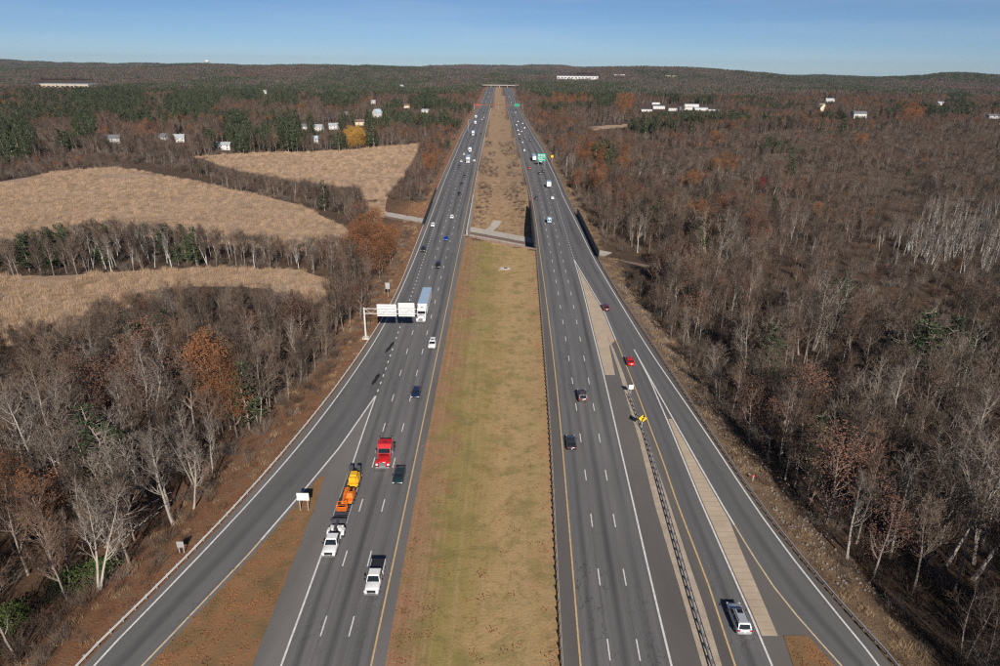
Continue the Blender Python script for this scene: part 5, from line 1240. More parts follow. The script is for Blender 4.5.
def semi(p, roof='trailer_roof'):
    r = empty('semi_truck'); tractor(p, r, 6.2, False)
    t = MB().box((0, -2.2, 2.55), (2.58, 14.6, 2.75)).build('trailer', M['trailer_side'], r)
    MB().box((0, -2.2, 3.955), (2.52, 14.5, 0.06)).build('trailer_roof', M[roof], t)
    MB().box((0, 5.13, 2.55), (2.4, 0.06, 2.6)).build('nose_panel', PAINT['white'], t); MB().box((0, -2.6, 1.05), (1.1, 13.0, 0.22)).build('trailer_frame', M['black_trim'], t)
    for s in (1, -1):
        for y in (-7.0, -8.3): wheel(r, s * 0.95, y, 0.52, 0.62)
        MB().box((s * 1.0, -9.53, 1.25), (0.3, 0.06, 0.2)).build('tail_light', M['tail'], r)
    return r

def place(o, px, py, f, toward, lane=None):
    """stand a vehicle on the road at the photo pixel of its base centre, lined up with the road line f"""
    w = G(px, py); s = float((f(w[1] + 4) - f(w[1] - 4)) / 8); a = -math.atan(s)
    o.location = (w[0], w[1], 0.03); o.rotation_euler = (0, 0, a + (math.pi if toward else 0)); return o
BUILD = {'car': sedan, 'suv': suv, 'van': van, 'box': box_truck, 'semi': semi}
def veh(kind, paint_, px, py, f, toward, label, cat, group):
    o = proto(kind, paint_, BUILD[kind]); place(o, px, py, f, toward); return setp(o, label, cat, group)
OG, DG = 'oncoming vehicles', 'vehicles driving away'
Ld, Rd = lerp(L_whi, L_yel, 0.5), lerp(R_yel, R_whi, 0.5)
# near oncoming traffic
o = pickup('white', True); place(o, 375.5, 581, lerp(L_whi, L_yel, 0.8), True); setp(o, 'white pickup truck with black covered bed in the lane next to the median', 'pickup truck', OG)
o = pickup('white', False, True); place(o, 333.5, 545, lerp(L_whi, L_yel, 0.15), True); setp(o, 'white dual-rear-wheel pickup truck towing a long trailer of orange machinery', 'pickup truck', OG)
PK = o
o = tractor('red'); place(o, 386, 458, lerp(L_whi, L_yel, 0.5), True); setp(o, 'bright red sleeper tractor driving without a trailer', 'truck', OG)
veh('car', 'green', 399.5, 478, lerp(L_whi, L_yel, 0.85), True, 'dark green-black car overtaking beside the red tractor', 'car', OG)
veh('car', 'navy', 416.5, 394.5, Ld, True, 'dark blue-black car behind the red tractor on the dashed line', 'car', OG)
veh('suv', 'white', 432.5, 346, L_yel, True, 'white suv beside the median following the dark blue car', 'suv', OG)
o = semi('white'); place(o, 424.5, 311, Ld, True); setp(o, 'white semi truck with pale blue sky-tinted trailer roof beside the overhead sign', 'truck', OG)
for kd, pc, px, py, lb in (('suv', 'black', 438, 267, 'black suv following the white semi truck'), ('suv', 'charcoal', 423.5, 251, 'charcoal suv in the lane beside the exit guardrail'), ('car', 'blue', 446, 240, 'bright blue car oncoming near the railway bridge'), ('car', 'white', 433, 226, 'white car hugging the outer lane near the railway bridge'), ('car', 'white', 452, 218, 'white car in the middle of the railway bridge'), ('suv', 'black', 459, 195, 'black suv just beyond the railway bridge')):
    veh(kd, pc, px, py, L_yel, True, lb, 'suv' if kd == 'suv' else 'car', OG)
# near departing traffic
veh('suv', 'silver', 738, 622, RA_out, False, 'silver suv with roof rails on the entry ramp', 'suv', DG)
veh('car', 'charcoal', 571, 445, lerp(R_yel, R_whi, 0.12), False, 'dark grey car next to the yellow line of the departing lanes', 'car', DG)
veh('suv', 'bronze', 582, 398, lerp(R_yel, R_whi, 0.4), False, 'dark bronze suv ahead of the dark grey car', 'suv', DG)
veh('car', 'red', 629.5, 363, RA_in, False, 'red car on the entry ramp by the white sign', 'car', DG)
veh('car', 'maroon', 605.5, 309, RA_in, False, 'dark maroon car on the ramp lane beside the tan wedge', 'car', DG)
veh('van', 'pale_blue', 549, 222.5, lerp(R_yel, R_whi, 0.4), False, 'pale blue van driving away over the railway bridge', 'van', DG)
veh('car', 'white', 552.3, 199, lerp(R_yel, R_whi, 0.8), False, 'white car between the pale blue van and the box truck', 'car', DG)
veh('car', 'charcoal', 536.2, 199, lerp(R_yel, R_whi, 0.1), False, 'dark car by the yellow line just past the railway bridge', 'car', DG)
veh('box', 'white', 548.5, 187, lerp(R_yel, R_whi, 0.8), False, 'white box truck with pale blue roof driving away', 'truck', DG)
for kd, pc, px, py, lb in (('car', 'black', 539.5, 174, 'black car in the middle lane ahead of the box truck'), ('car', 'charcoal', 543.3, 172, 'charcoal car passing the box truck lane'), ('car', 'red', 529.5, 169, 'small red car by the far median brush'), ('semi', 'white', 533.8, 160, 'white semi truck below the green roadside sign'), ('car', 'white', 540.3, 162.5, 'white car next to the far semi truck')):
    veh(kd, pc, px, py, R_yel, False, lb, {'semi': 'truck', 'box': 'truck'}.get(kd, 'car'), DG)
FAR_L = [('car', 'black', 461.5, 185), ('car', 'charcoal', 464.5, 177), ('car', 'charcoal', 459.3, 167), ('car', 'white', 461.3, 162), ('semi', 'white', 468.3, 162), ('box', 'white', 470, 152), ('car', 'white', 474.3, 161.5), ('car', 'white', 464, 155), ('semi', 'white', 473.2, 135), ('car', 'black', 476, 136), ('car', 'charcoal', 481, 134), ('box', 'white', 475.3, 124), ('car', 'white', 482, 120), ('car', 'silver', 484, 118), ('box', 'white', 476, 118), ('car', 'black', 483.5, 113), ('car', 'white', 488.5, 97), ('car', 'silver', 486, 102), ('car', 'white', 490, 93)]
FAR_R = [('car', 'white', 524.3, 151), ('car', 'silver', 522.5, 143), ('suv', 'charcoal', 530.3, 141), ('car', 'maroon', 520.2, 139), ('car', 'charcoal', 524.5, 138), ('car', 'white', 519, 135), ('car', 'white', 518, 131), ('car', 'silver', 521.5, 132), ('car', 'white', 524.5, 128.5), ('car', 'white', 516.5, 125.5), ('car', 'silver', 522.5, 124), ('car', 'white', 518, 122), ('car', 'black', 514, 117), ('car', 'white', 515.5, 113), ('car', 'silver', 511, 103), ('car', 'white', 509, 97)]
for lst, f, tw, gp, ph in ((FAR_L, L_yel, True, OG, 'coming along the far stretch of the oncoming carriageway'), (FAR_R, R_yel, False, DG, 'driving away along the far stretch by the brushy median')):
    for kd, pc, px, py in lst:
        veh(kd, pc, px, py, f, tw, 'small %s %s %s' % (pc.replace('_', ' '), {'car': 'car', 'suv': 'suv', 'semi': 'semi truck', 'box': 'box truck'}[kd], ph), {'car': 'car', 'suv': 'suv'}.get(kd, 'truck'), gp)

# gooseneck trailer behind the dual-wheel pickup, with two machines on it
tr = empty('gooseneck_trailer'); tr.location = PK.location; tr.rotation_euler = PK.rotation_euler
setp(tr, 'long dark flatbed gooseneck trailer behind the white dual-wheel pickup truck', 'trailer', OG)
m = MB(); m.box((0, -2.6, 1.62), (0.35, 2.6, 0.3)); m.box((0, -1.75, 1.25), (0.22, 0.3, 0.9)); m.box((0, -3.8, 1.35), (2.3, 0.35, 0.7)); m.build('gooseneck', M['deck'], tr)
for s in (1, -1): MB().box((s * 1.18, -10.2, 0.92), (0.14, 12.6, 0.26)).build('side_rail', M['steel'], tr)
for k in range(14): MB().box((0, -4.3 - k * 0.9, 0.98), (2.2, 0.62, 0.08)).build('deck_plank', M['deck'], tr)
for s in (1, -1):
    for y in (-12.2, -13.3, -14.4): wheel(tr, s * 0.98, y, 0.40, 0.42)
    rp = MB(); rp.box((s * 0.62, -16.7, 1.75), (0.7, 0.14, 1.7)); 
    for k in range(5): rp.box((s * 0.62, -16.6, 1.1 + k * 0.32), (0.72, 0.2, 0.06))
    rp.build('loading_ramp', M['deck'], tr)
def lift(y0, col, label, boom):
    r = empty('boom_lift'); r.matrix_basis = PK.matrix_basis @ Matrix.Translation((-0.3, y0, 1.02)); setp(r, label, 'lift', 'machines on the trailer')
    MB().box((-0.15, 0, 0.55), (1.7, 2.4, 0.5)).build('chassis', M[col], r)
    for s in (1, -1):
        for y in (0.85, -0.85): wheel(r, -0.15 + s * 0.85, y, 0.40, 0.3)
    t = MB(); t.loft([[(-0.95, -1.3, 0.82), (0.65, -1.3, 0.82), (0.6, -1.25, 1.55), (-0.9, -1.25, 1.55)], [(-0.9, 0.5, 0.82), (0.6, 0.5, 0.82), (0.5, 0.3, 1.6), (-0.8, 0.3, 1.6)]]); t.build('turntable', M[col], r)
    MB().box((-0.5, -0.6, 1.63), (0.5, 0.9, 0.10)).build('engine_cover', M['black_trim'], r)
    if boom:
        MB().box((0.1, 1.0, 1.75), (0.32, 4.0, 0.34)).build('boom', M[col], r); b = MB()
        for x, y in ((-0.6, 3.1), (0.8, 3.1), (-0.6, 3.95), (0.8, 3.95)): b.box((x, y, 1.55), (0.06, 0.06, 1.1))
        for z in (1.05, 1.6, 2.08): b.box((0.1, 3.1, z), (1.44, 0.06, 0.06)); b.box((0.1, 3.95, z), (1.44, 0.06, 0.06)); b.box((-0.6, 3.52, z), (0.06, 0.9, 0.06)); b.box((0.8, 3.52, z), (0.06, 0.9, 0.06))
        b.box((0.1, 3.52, 1.0), (1.44, 0.9, 0.06)); b.build('basket', M[col], r)
    else:
        MB().box((-0.15, -0.1, 1.85), (1.2, 1.4, 0.5), 0, 0, 0.85).build('housing', M[col], r); MB().box((-0.15, 0.9, 1.5), (1.2, 0.5, 0.9)).build('counterweight', M[col], r)
lift(-9.2, 'orange', 'orange boom lift at the front of the long flatbed trailer', True)
lift(-13.6, 'yellow', 'yellow machine at the rear of the long flatbed trailer', False)

# ------------------------------------------------------------------ signs and gantries
def at(px, py, z=None):
    w = G(px, py, 0 if z is None else z); return w
def face(m, x0, x1, z0, z1, y, mi=0): m.poly([(x0, y, z0), (x1, y, z0), (x1, y, z1), (x0, y, z1)], mi)
M['sign_green'] = mat('green_sign_sheeting', (0.0, 0.26, 0.17), 0.5)
M['sign_yellow'] = mat('yellow_sign_sheeting', (0.75, 0.48, 0.01), 0.5)
M['sign_black'] = mat('black_sign_print', (0.015, 0.015, 0.015), 0.6)
M['sign_white'] = mat('white_sign_sheeting', (0.78, 0.78, 0.77), 0.5)
# cantilever overhead sign beside the oncoming carriageway, backs towards us
b = G(366, 338); gx = setp(empty('overhead_sign', (b[0], b[1], -0.3)), 'white-backed overhead sign on a pale cantilever post over the exit lane', 'sign')
MB().box((0, 0, 0.25), (1.6, 1.6, 0.7)).build('footing', M['conc_wall'], gx)
MB().tube((0, 0, 0.3), (0, 0, 8.6), 0.26, 0.2, 10, cap=True).build('post', M['steel_pale'], gx)
for z in (7.0, 8.3): MB().tube((0, 0, z), (13.2, 0, z), 0.09, 0.08, 8, cap=True).build('arm', M['steel_pale'], gx)
m = MB()
for k in range(9): m.tube((0.3 + k * 1.4, 0, 7.0 if k % 2 else 8.3), (1.7 + k * 1.4, 0, 8.3 if k % 2 else 7.0), 0.05, 0.05, 5)
m.build('lattice', M['steel'], gx)
for x0, x1, z0, z1 in ((3.2, 8.1, 6.2, 9.4), (8.6, 12.7, 6.2, 9.8)):
    p_ = MB().box(((x0 + x1) / 2, 0.32, (z0 + z1) / 2), (x1 - x0, 0.07, z1 - z0)).build('sign_panel', M['alu'], gx)
    for k in range(4): MB().box(((x0 + x1) / 2, 0.25, z0 + 0.4 + k * (z1 - z0 - 0.8) / 3), (x1 - x0 - 0.1, 0.08, 0.12)).build('stiffener', M['steel'], p_)
    for k in range(3): MB().box((x0 + 0.6 + k * (x1 - x0 - 1.2) / 2, 0.16, (z0 + z1) / 2), (0.10, 0.10, z1 - z0 - 0.2)).build('bracket', M['steel_pale'], p_)
def post_sign(px, py, w, h, z0, label, mt, posts=2, z=0.0, yaw=0.0, name='road_sign', front='sign_white', post_m='steel'):
    b = G(px, py, z); g = setp(empty(name, (b[0], b[1], z), yaw), label, 'sign')
    MB().box((0, 0, z0 + h / 2), (w, 0.05, h)).build('panel', M[mt], g)
    for s in ((-1, 1) if posts == 2 else (0,)): MB().box((s * w * 0.33, 0.07, (z0 + h * 0.9) / 2 - 0.2), (0.12, 0.08, z0 + h * 0.9 + 0.4)).build('post', M[post_m], g)
    return g
post_sign(304.5, 511, 1.9, 1.35, 2.0, 'large white-backed sign on two posts in the leafy gore grass', 'alu')
post_sign(183, 558, 1.0, 1.0, 1.9, 'grey-backed sign on two thin posts behind the exit ramp guardrail', 'steel', z=-1.0)
post_sign(388, 296, 1.3, 2.0, 2.2, 'small grey sign on a single post beyond the overhead sign', 'steel', 1)
post_sign(630.5, 395, 1.0, 1.0, 1.4, 'square white sign facing traffic at the tip of the gore guardrail', 'sign_white', 1)
b = G(641.5, 430); g = setp(empty('warning_sign', (b[0], b[1], 0)), 'yellow diamond warning sign with black bent arrow above the gore guardrail', 'sign')
m = MB(); R_ = 0.80
m.loft([[(R_ * math.cos(a), y, 2.5 + R_ * math.sin(a)) for a in (0, math.pi / 2, math.pi, 1.5 * math.pi)] for y in (0.0, 0.05)]); m.build('panel', M['sign_yellow'], g)
m = MB(); pts = [(-0.05, 1.85), (-0.05, 2.35), (0.22, 2.62), (0.22, 2.95)]
for a, c in zip(pts[:-1], pts[1:]): m.box(((a[0] + c[0]) / 2, -0.02, (a[1] + c[1]) / 2), (0.17 if a[0] == c[0] else 0.36, 0.02, abs(c[1] - a[1]) + 0.08))
m.poly([(-0.06, -0.03, 2.9), (0.50, -0.03, 2.9), (0.22, -0.03, 3.3)]); m.build('arrow', M['sign_black'], g)
MB().box((0, 0.08, 1.3), (0.12, 0.06, 3.0)).build('post', M['steel'], g)
# roadside green sign and small yellow sign in the distance
b = G(541.5, 165.5); g = setp(empty('guide_sign', (b[0], b[1], 0)), 'large green guide sign with white legend beside the departing lanes', 'sign')
MB().box((0, 0, 5.6), (6.0, 0.1, 5.2)).build('panel', M['sign_green'], g); m = MB()
for x0, x1, z0, z1 in ((-2.6, 1.6, 7.1, 7.6), (-2.6, 2.0, 6.2, 6.7), (-2.6, 0.4, 4.7, 5.2), (-2.0, 2.0, 3.6, 4.1)):
    x = x0
    k = 0
    while x < x1: m.box((x + 0.2, -0.07, (z0 + z1) / 2), (0.32 if k % 4 != 3 else 0.01, 0.02, z1 - z0)); x += 0.46; k += 1
m.build('legend', M['sign_white'], g)
MB().box((0, -0.06, 5.6), (5.8, 0.015, 0.1)).build('divider', M['sign_white'], g)
for s in (-1, 1): MB().tube((s * 2.3, 0.2, -0.3), (s * 2.3, 0.2, 8.2), 0.16, 0.16, 8).build('post', M['steel'], g)
post_sign(552, 162, 1.7, 1.7, 3.2, 'small yellow warning sign beyond the green guide sign', 'sign_yellow', 1)
# slender poles
def pole(px, py, h, label, z=0.0, arm=0):
    b = G(px, py, z); g = setp(empty('light_pole', (b[0], b[1], z)), label, 'pole', 'poles along the highway')
    MB().tube((0, 0, -0.3), (0, 0, h), 0.14, 0.08, 8, cap=True).build('shaft', M['steel_pale'], g)
    if arm: MB().tube((0, 0, h - 0.3), (arm, 0, h), 0.06, 0.05, 6).build('arm', M['steel_pale'], g); MB().box((arm, 0, h), (0.7, 0.3, 0.16)).build('lamp_head', M['steel'], g)
pole(468.5, 131, 12, 'pale light pole at the wood edge beside oncoming trucks', arm=2.0); pole(566.5, 176, 13, 'slim pole standing at the wood edge past the yellow sign', z=-2)
g = G(752, 484, -0.8); rm = setp(empty('marker_post', (g[0], g[1], -0.8)), 'thin marker post with pink-red reflector on the stony bank', 'marker')
MB().box((0, 0, 0.6), (0.08, 0.05, 1.8)).build('stake', M['steel_pale'], rm); MB().tube((0, -0.05, 1.6), (0, 0.02, 1.6), 0.2, 0.2, 10, cap=True).build('reflector', mat('pink_red_reflector', (0.8, 0.10, 0.12), 0.3), rm)
# far overhead gantry across both carriageways, with red and green panels
YG = G(500, 110)[1]; x0, x1 = float(L_rail(YG)) - 4, float(R_out(YG)) + 4
g = setp(empty('sign_gantry', (x0, YG, 0)), 'far overhead gantry spanning both carriageways with red and green panels', 'gantry')
for x in (0, (x1 - x0) / 2, x1 - x0): MB().tube((x, 0, -0.3), (x, 0, 9.5), 0.3, 0.3, 8).build('leg', M['steel'], g)
MB().box(((x1 - x0) / 2, 0, 7.6), (x1 - x0, 0.8, 1.6)).build('beam', M['rust'], g)
MB().box((x1 - x0 - 9, -0.7, 7.6), (7.5, 0.1, 4.4)).build('green_panel', M['sign_green'], g); MB().box((6, -0.7, 7.4), (6, 0.1, 2.6)).build('red_panel', mat('dull_red_panel', (0.35, 0.05, 0.04), 0.6), g)
# drainage inlet in the grass median
b = G(505, 268.5, -0.5); g = setp(empty('drain_inlet', (b[0], b[1], -0.62)), 'pale concrete drain inlet with dark grate in the mown median', 'drain')
m = MB(); m.box((0, 0, 0.1), (3.2, 2.4, 0.24)); m.build('apron', M['conc_wall'], g); MB().box((0.2, 0.1, 0.235), (1.1, 1.1, 0.05)).build('grate', M['black_trim'], g); m = MB()
for k in range(6): m.box((-1.9 + k * 0.7, -1.5 + (k % 3) * 0.35, 0.1), (0.4, 0.3, 0.2), 0, k)
m.build('loose_stones', M['conc_wall'], g)
# far road bridge crossing over the highway
YO = Y_END - 20; x0, x1 = float(L_rail(YO)) - 26, float(R_out(YO)) + 26
g = setp(empty('road_bridge', ((x0 + x1) / 2, YO, 0)), 'pale concrete road bridge crossing over the far end of the highway', 'bridge'); w_ = x1 - x0
OB = mat('weathered_bridge_concrete', (0.30, 0.28, 0.26), 0.9, var=0.15, scale=0.3)
MB().box((0, 0, 6.0), (w_, 10, 1.5)).build('deck', OB, g)
for s in (-1, 1): MB().box((0, s * 4.9, 7.3), (w_, 0.3, 1.1)).build('parapet', OB, g)
for k in range(5): MB().box((-w_ / 2 + w_ * (k + 0.5) / 5, 0, 2.6), (1.2, 8, 5.4)).build('pier', M['conc_wall'], g)

# ------------------------------------------------------------------ buildings
M['h_white'] = mat('white_clapboard', (0.56, 0.55, 0.53), 0.8, var=0.06, scale=0.4); M['h_cream'] = mat('cream_boards', (0.62, 0.53, 0.38), 0.8, var=0.08, scale=0.4)
M['h_grey'] = mat('grey_clapboard', (0.36, 0.36, 0.35), 0.8, var=0.08, scale=0.4); M['h_tan'] = mat('tan_panel_wall', (0.45, 0.36, 0.27), 0.8, var=0.08, scale=0.2)
M['r_grey'] = mat('grey_shingles', (0.13, 0.13, 0.14), 0.9, var=0.2, scale=0.6); M['r_pale'] = mat('pale_metal_roof', (0.36, 0.38, 0.40), 0.5, var=0.1, scale=0.2); M['r_blue'] = mat('pale_blue_grey_roof', (0.38, 0.47, 0.53), 0.7, var=0.1, scale=0.4); M['r_brown'] = mat('brown_shingles', (0.15, 0.10, 0.08), 0.9, var=0.2, scale=0.6)
M['pane'] = mat('house_window_glass', (0.03, 0.035, 0.04), 0.15)
def Gt(px, py, dmax=12000.0):
    """where the sight line through a photo pixel first meets the ground"""
    d = RM @ np.array(((px - 500.0) / FPX, -(py - 333.0) / FPX, -1.0)); t = np.arange(60.0, dmax, 4.0)
    p = CP[None, :] + d[None, :] * t[:, None]; hit = np.where(p[:, 2] < height(p[:, 0], p[:, 1]))[0]
    return p[hit[0]] if len(hit) else p[-1]
def house(px, py, w, d, h, rh, wall_, roof_, yaw, label, cat='house', win=3, storeys=2, chim=True, zb=None, gambrel=False, name='house'):
    b = Gt(px, py); z = b[2]
    r = setp(empty(name, (b[0], b[1], z), yaw), label, cat, 'buildings among the trees'); r.scale = (0.82,) * 3
    m = MB(); m.box((0, 0, h / 2 - 0.5), (w, d, h + 1.0))
    for s in (-1, 1):
        q = [(s * w / 2, -d / 2, h), (s * w / 2, d / 2, h), (s * w / 2, 0, h + rh)]; m.poly(q if s > 0 else q[::-1])
    m.build('wall', M[wall_], r); t = 0.18; e = 0.4
    if rh > 0.05:
        prof = [(-d / 2 - e, h - 0.15), (0, h + rh), (d / 2 + e, h - 0.15)] if not gambrel else [(-d / 2 - e, h - 0.1), (-d * 0.32, h + rh * 0.7), (0, h + rh), (d * 0.32, h + rh * 0.7), (d / 2 + e, h - 0.1)]
        ring = lambda x: [(x, a, b_ + 0.03) for a, b_ in prof] + [(x, a, b_ + t + 0.03) for a, b_ in reversed(prof)]
        m = MB(); m.loft([ring(-w / 2 - e), ring(w / 2 + e)]); rf = m.build('roof', M[roof_], r)
        if chim: MB().box((w * 0.2, 0.2, h + rh + 0.3), (0.8, 0.8, 1.6)).build('chimney', M['r_brown'], rf)
    else: MB().box((0, 0, h + 0.1), (w + 0.3, d + 0.3, 0.3)).build('roof', M[roof_], r)
    for k in range(win):
        for s in range(storeys):
            x = -w / 2 + w * (k + 0.5) / win; zz = 1.4 + s * 2.7
            if zz + 0.7 < h: MB().box((x, -d / 2 - 0.02, zz), (min(1.1, w / win * 0.5), 0.06, 1.3)).build('window', M['pane'], r)
    MB().box((w * 0.5 + 0.0, 0, 1.6), (0.06, 1.1, 1.3)).build('window', M['pane'], r)
    return r
for a in [
    (114, 143, 16, 9, 5.5, 3.5, 'h_grey', 'r_grey', 0.2, 'grey house behind bare trees above the wide marsh'),
    (163, 141, 14, 9, 5.0, 3.5, 'h_grey', 'r_grey', -0.2, 'grey-roofed house behind bare trees near the dark pine by the tan field'),
    (179, 142.5, 13, 9, 5.5, 3.5, 'h_white', 'r_pale', 0.3, 'white house with pale roof near the dark pine'),
    (223, 149.5, 17, 9, 5.0, 2.5, 'h_white', 'r_pale', 0.1, 'long white house at the top edge of the tan field'),
    (303, 130.5, 12, 9, 5.5, 3.0, 'h_white', 'r_grey', 0.2, 'white house with grey roof above the golden tree'),
    (318, 131, 14, 9, 5.5, 3.0, 'h_white', 'r_pale', -0.1, 'white house with pale roof between two others above the golden tree'),
    (334, 129.5, 14, 9, 5.5, 3.0, 'h_white', 'r_pale', 0.4, 'white house with turned gable above the golden tree'),
    (317, 143, 10, 8, 5.0, 3.0, 'h_white', 'r_blue', 0.0, 'small white house low beside the tan field'),
    (359, 126, 17, 10, 6.0, 3.5, 'h_cream', 'r_brown', 0.3, 'cream house with brown roof beyond the golden tree'),
    (377.5, 118, 13, 12, 8.5, 6.0, 'h_white', 'r_blue', 0.9, 'tall house with big pale blue-grey roof beyond the golden tree'),
    (373, 104, 12, 9, 5.5, 3.0, 'h_white', 'r_pale', 0.1, 'white house far behind the blue-roofed house'),
    (402, 90, 14, 12, 12, 7.0, 'h_white', 'r_pale', 0.8, 'tall white church-like building far in the pine woods by the highway'),
    (265.5, 96, 9, 9, 13, 3.0, 'h_white', 'r_pale', 0.4, 'narrow white tower building in the woods beyond the marsh'),
    (406, 108, 14, 9, 5.0, 3.0, 'h_cream', 'r_brown', 0.2, 'cream house near the dark pine by the highway'),
    (426, 113, 15, 9, 4.5, 2.5, 'h_white', 'r_pale', -0.2, 'low white house close to the oncoming carriageway'),
    (232, 122, 14, 9, 5.5, 3.0, 'h_white', 'r_grey', 0.3, 'white house in the trees above the long white house'),
    (128, 132, 13, 9, 5.0, 3.0, 'h_grey', 'r_brown', -0.3, 'grey house with brown roof in the trees above the wide marsh'),
    (205, 138, 13, 9, 5.5, 3.0, 'h_white', 'r_brown', 0.2, 'white house with brown roof beside the dark pine'),
    (345, 117, 13, 9, 5.5, 3.0, 'h_white', 'r_pale', -0.3, 'white house between the golden tree and blue-roofed house'),
    (283, 121, 12, 9, 5.0, 3.0, 'h_cream', 'r_grey', 0.1, 'cream house with grey roof above the field pines'),
    (821.5, 111.5, 16, 14, 8.0, 8.0, 'h_cream', 'h_cream', 1.57, 'cream gambrel barn in the wood beyond the outer ramp'),
    (858, 118, 26, 11, 7.5, 4.5, 'h_white', 'r_grey', 0.15, 'large white house with dark grey roof next to the barn'),
    (829, 102, 24, 10, 6.0, 3.5, 'h_white', 'r_pale', 0.1, 'white house behind the cream barn'),
    (940, 106, 22, 10, 6.5, 4.0, 'h_white', 'r_pale', 0.3, 'white house under the wooded ridge beyond the birches'),
    (992, 119, 22, 10, 5.5, 3.0, 'h_white', 'r_grey', 0.1, 'low white house at the open meadow past the large white house'),
]:
    house(*a, cat='barn' if 'barn' in a[-1] else 'house', gambrel='barn' in a[-1])
rng = random.Random(11)
for k, (px, py, w, d, h, rf) in enumerate([(646, 112, 22, 14, 5, 'r_pale'), (658, 109, 26, 16, 6, 'r_pale'), (655, 104.5, 20, 12, 5, 'r_grey'), (672, 110.5, 18, 14, 5, 'r_brown'), (686, 110, 34, 16, 6, 'r_pale'), (700, 111, 28, 16, 6, 'r_blue'), (713, 111.5, 22, 12, 4, 'r_pale'), (690, 107, 36, 16, 6, 'r_pale')]):
    house(px, py, w, d, h, 1.2 if k % 2 else 0, 'h_white', rf, rng.uniform(-0.15, 0.15), ['white shed at the near end of the far commercial yard', 'broad white commercial building with pale roof', 'white building with grey roof behind the commercial yard', 'white building with brown roof amid the commercial yard', 'long white commercial building with pale roof', 'white commercial building with pale blue roof', 'low white shed at the barn end of the commercial yard', 'long white warehouse behind the commercial yard'][k], 'building', 5, 1, False, name='building')
def slab(px0, px1, py, d, h, wall_, roof_, label, dist_z=None, nw=12):
    b0 = Gt((px0 + px1) / 2, py); hw_ = (px1 - px0) / 2 / FPX * (b0[1] * math.cos(PITCH)); z = b0[2]; b1 = b0 + np.array((hw_, 0, 0)); b0 = b0 - np.array((hw_, 0, 0))
    r = setp(empty('warehouse', ((b0[0] + b1[0]) / 2, (b0[1] + b1[1]) / 2, z)), label, 'warehouse', 'large buildings near the skyline'); w = b1[0] - b0[0]
    MB().box((0, 0, h / 2 - 3), (w, d, h + 6)).build('wall', M[wall_], r); MB().box((0, 0, h + 0.2), (w + 1, d + 1, 0.4)).build('roof', M[roof_], r)
    for k in range(nw): MB().box((-w / 2 + w * (k + 0.5) / nw, -d / 2 - 0.1, h * 0.55), (w / nw * 0.55, 0.3, h * 0.22)).build('window', M['pane'], r)
slab(40, 96, 88.5, 70, 13, 'h_tan', 'r_blue', 'long tan warehouse with pale blue roof in the woods beyond the marsh')
slab(556, 597, 79.5, 90, 15, 'h_white', 'r_pale', 'long white industrial building below the distant dark hill')
slab(613, 624, 77.5, 60, 14, 'h_white', 'r_pale', 'short white industrial building on the slope of the dark hill')
slab(664, 676, 78.5, 60, 13, 'h_tan', 'r_pale', 'small tan building at the foot of the dark hill near the commercial yard')
# water tower on the left skyline
d_ = 5200.0; wx = (204.5 - 500) / FPX * d_ * math.cos(PITCH); zz = float(height(np.array([wx]), np.array([d_]))[0])
wt = setp(empty('water_tower', (wx, d_, zz)), 'white water tower standing on the wooded skyline', 'tower')
top = CH + 1.0 * d_ / 700 * 2.0
MB().tube((0, 0, -4), (0, 0, top - zz - 10), 5, 5, 10).build('shaft', M['h_white'], wt)
m = MB(); m.loft([[(r_ * math.cos(a), r_ * math.sin(a), top - zz + z_) for a in [k * math.pi / 6 for k in range(12)]] for r_, z_ in ((5, -16), (13, -11), (15, -4), (13, 2), (6, 6), (0.5, 7))]); m.build('tank', M['h_white'], wt, True)
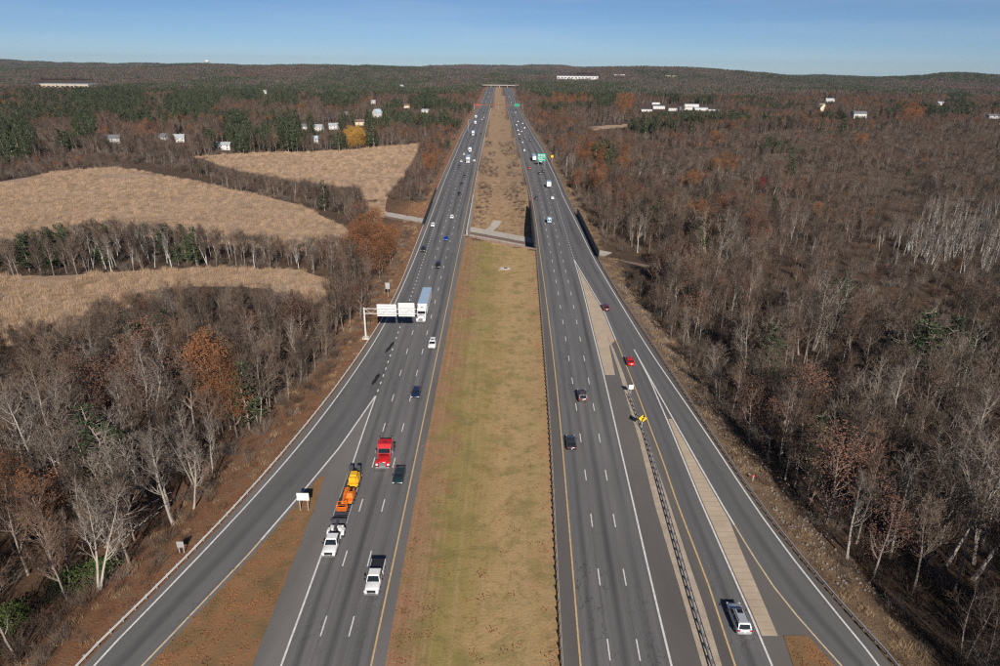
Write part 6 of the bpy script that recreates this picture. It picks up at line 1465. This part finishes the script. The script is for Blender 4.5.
# ------------------------------------------------------------------ evergreen shrubs and fallen trunks in the near left wood
def leaf_bush(seed, H, R, n):
    rng = random.Random(seed); st, lf = MB(), MB()
    for _ in range(9):
        a = rng.uniform(0, 6.28); st.tube((0, 0, -0.3), (math.cos(a) * R * 0.6, math.sin(a) * R * 0.6, H * rng.uniform(0.5, 0.95)), 0.05, 0.015, 4)
    tips = []
    for _ in range(n):
        a = rng.uniform(0, 6.28); f = rng.random(); r = R * math.sqrt(max(0.05, 1 - (f - 0.3) ** 2 / 0.5)) * rng.uniform(0.35, 1.05); tips.append(Vector((math.cos(a) * r, math.sin(a) * r, H * f * rng.uniform(0.85, 1.1))))
    return st, leaves(tips, seed + 1, 5, 0.17, 0.20)
for k, (px, py, H, R, lab) in enumerate([(72, 590, 3.2, 3.4, 'broad green evergreen shrub at the foot of the ramp-side wood'), (104, 577, 2.6, 2.4, 'smaller green evergreen shrub next to the broad one'), (14, 622, 2.6, 2.4, 'dull green evergreen shrub among straw stems in the ramp-side wood'), (245, 424, 2.4, 2.0, 'green evergreen shrub by the big rust-leaved tree')]):
    b = G(px, py, LOW); z = float(height(np.array([b[0]]), np.array([b[1]]))[0]); r = setp(empty('evergreen_shrub', (b[0], b[1], z)), lab, 'shrub', 'evergreen shrubs in the ramp-side wood')
    st, lf = leaf_bush(900 + k, H, R, 260); st.build('stems', M['bark'], r); lf.build('foliage', M['green_leaf'], r)
for k, (a, c, rad, lab) in enumerate([((105, 549), (172, 508), 0.20, 'long pale fallen trunk lying beside the evergreen shrub'), ((142, 512), (172, 498), 0.14, 'short pale fallen trunk behind the long one'), ((118, 545), (160, 520), 0.12, 'thin grey fallen branch along the long trunk')]):
    p, q = G(*a, LOW), G(*c, LOW); hz = lambda v: float(height(np.array([v[0]]), np.array([v[1]]))[0])
    p = Vector((p[0], p[1], hz(p) + 0.3)); q = Vector((q[0], q[1], hz(q) + 1.0 + k * 0.2)); m = MB(); N = 5; rng = random.Random(60 + k); pr = p
    for i in range(N):
        nx_ = p + (q - p) * ((i + 1) / N) + Vector((rng.gauss(0, 0.12), rng.gauss(0, 0.12), rng.gauss(0, 0.1))); m.tube(pr, nx_, rad * (1 - 0.6 * i / N), rad * (1 - 0.6 * (i + 1) / N), 7, cap=(i in (0, N - 1))); pr = nx_
    for i in range(6):
        b = p + (q - p) * rng.uniform(0.4, 0.95); m.tube(b, b + Vector((rng.gauss(0, 1), rng.gauss(0, 1), rng.uniform(0.2, 1.2))) * 0.8, 0.05, 0.015, 4)
    setp(m.build('fallen_trunk', M['bark_pale']), lab, 'log', 'fallen trunks in the ramp-side wood')
# ------------------------------------------------------------------ the air: even pale haze that lets the far hills fade
hm_ = bpy.data.materials.new('pale_haze'); hm_.use_nodes = True; nt = hm_.node_tree; nt.nodes.remove(nt.nodes['Principled BSDF'])
pv = nt.nodes.new('ShaderNodeVolumePrincipled'); pv.inputs['Color'].default_value = (0.66, 0.82, 1.0, 1); pv.inputs['Density'].default_value = 2.4e-5; pv.inputs['Anisotropy'].default_value = 0.2
nt.links.new(pv.outputs[0], nt.nodes['Material Output'].inputs['Volume'])
hz_ = MB().box((0, 8000, 90.0), (44000, 18000, 260.0)).build('haze', hm_); setp(hz_, 'thin pale blue haze lying over the whole landscape', 'haze', kind='stuff')
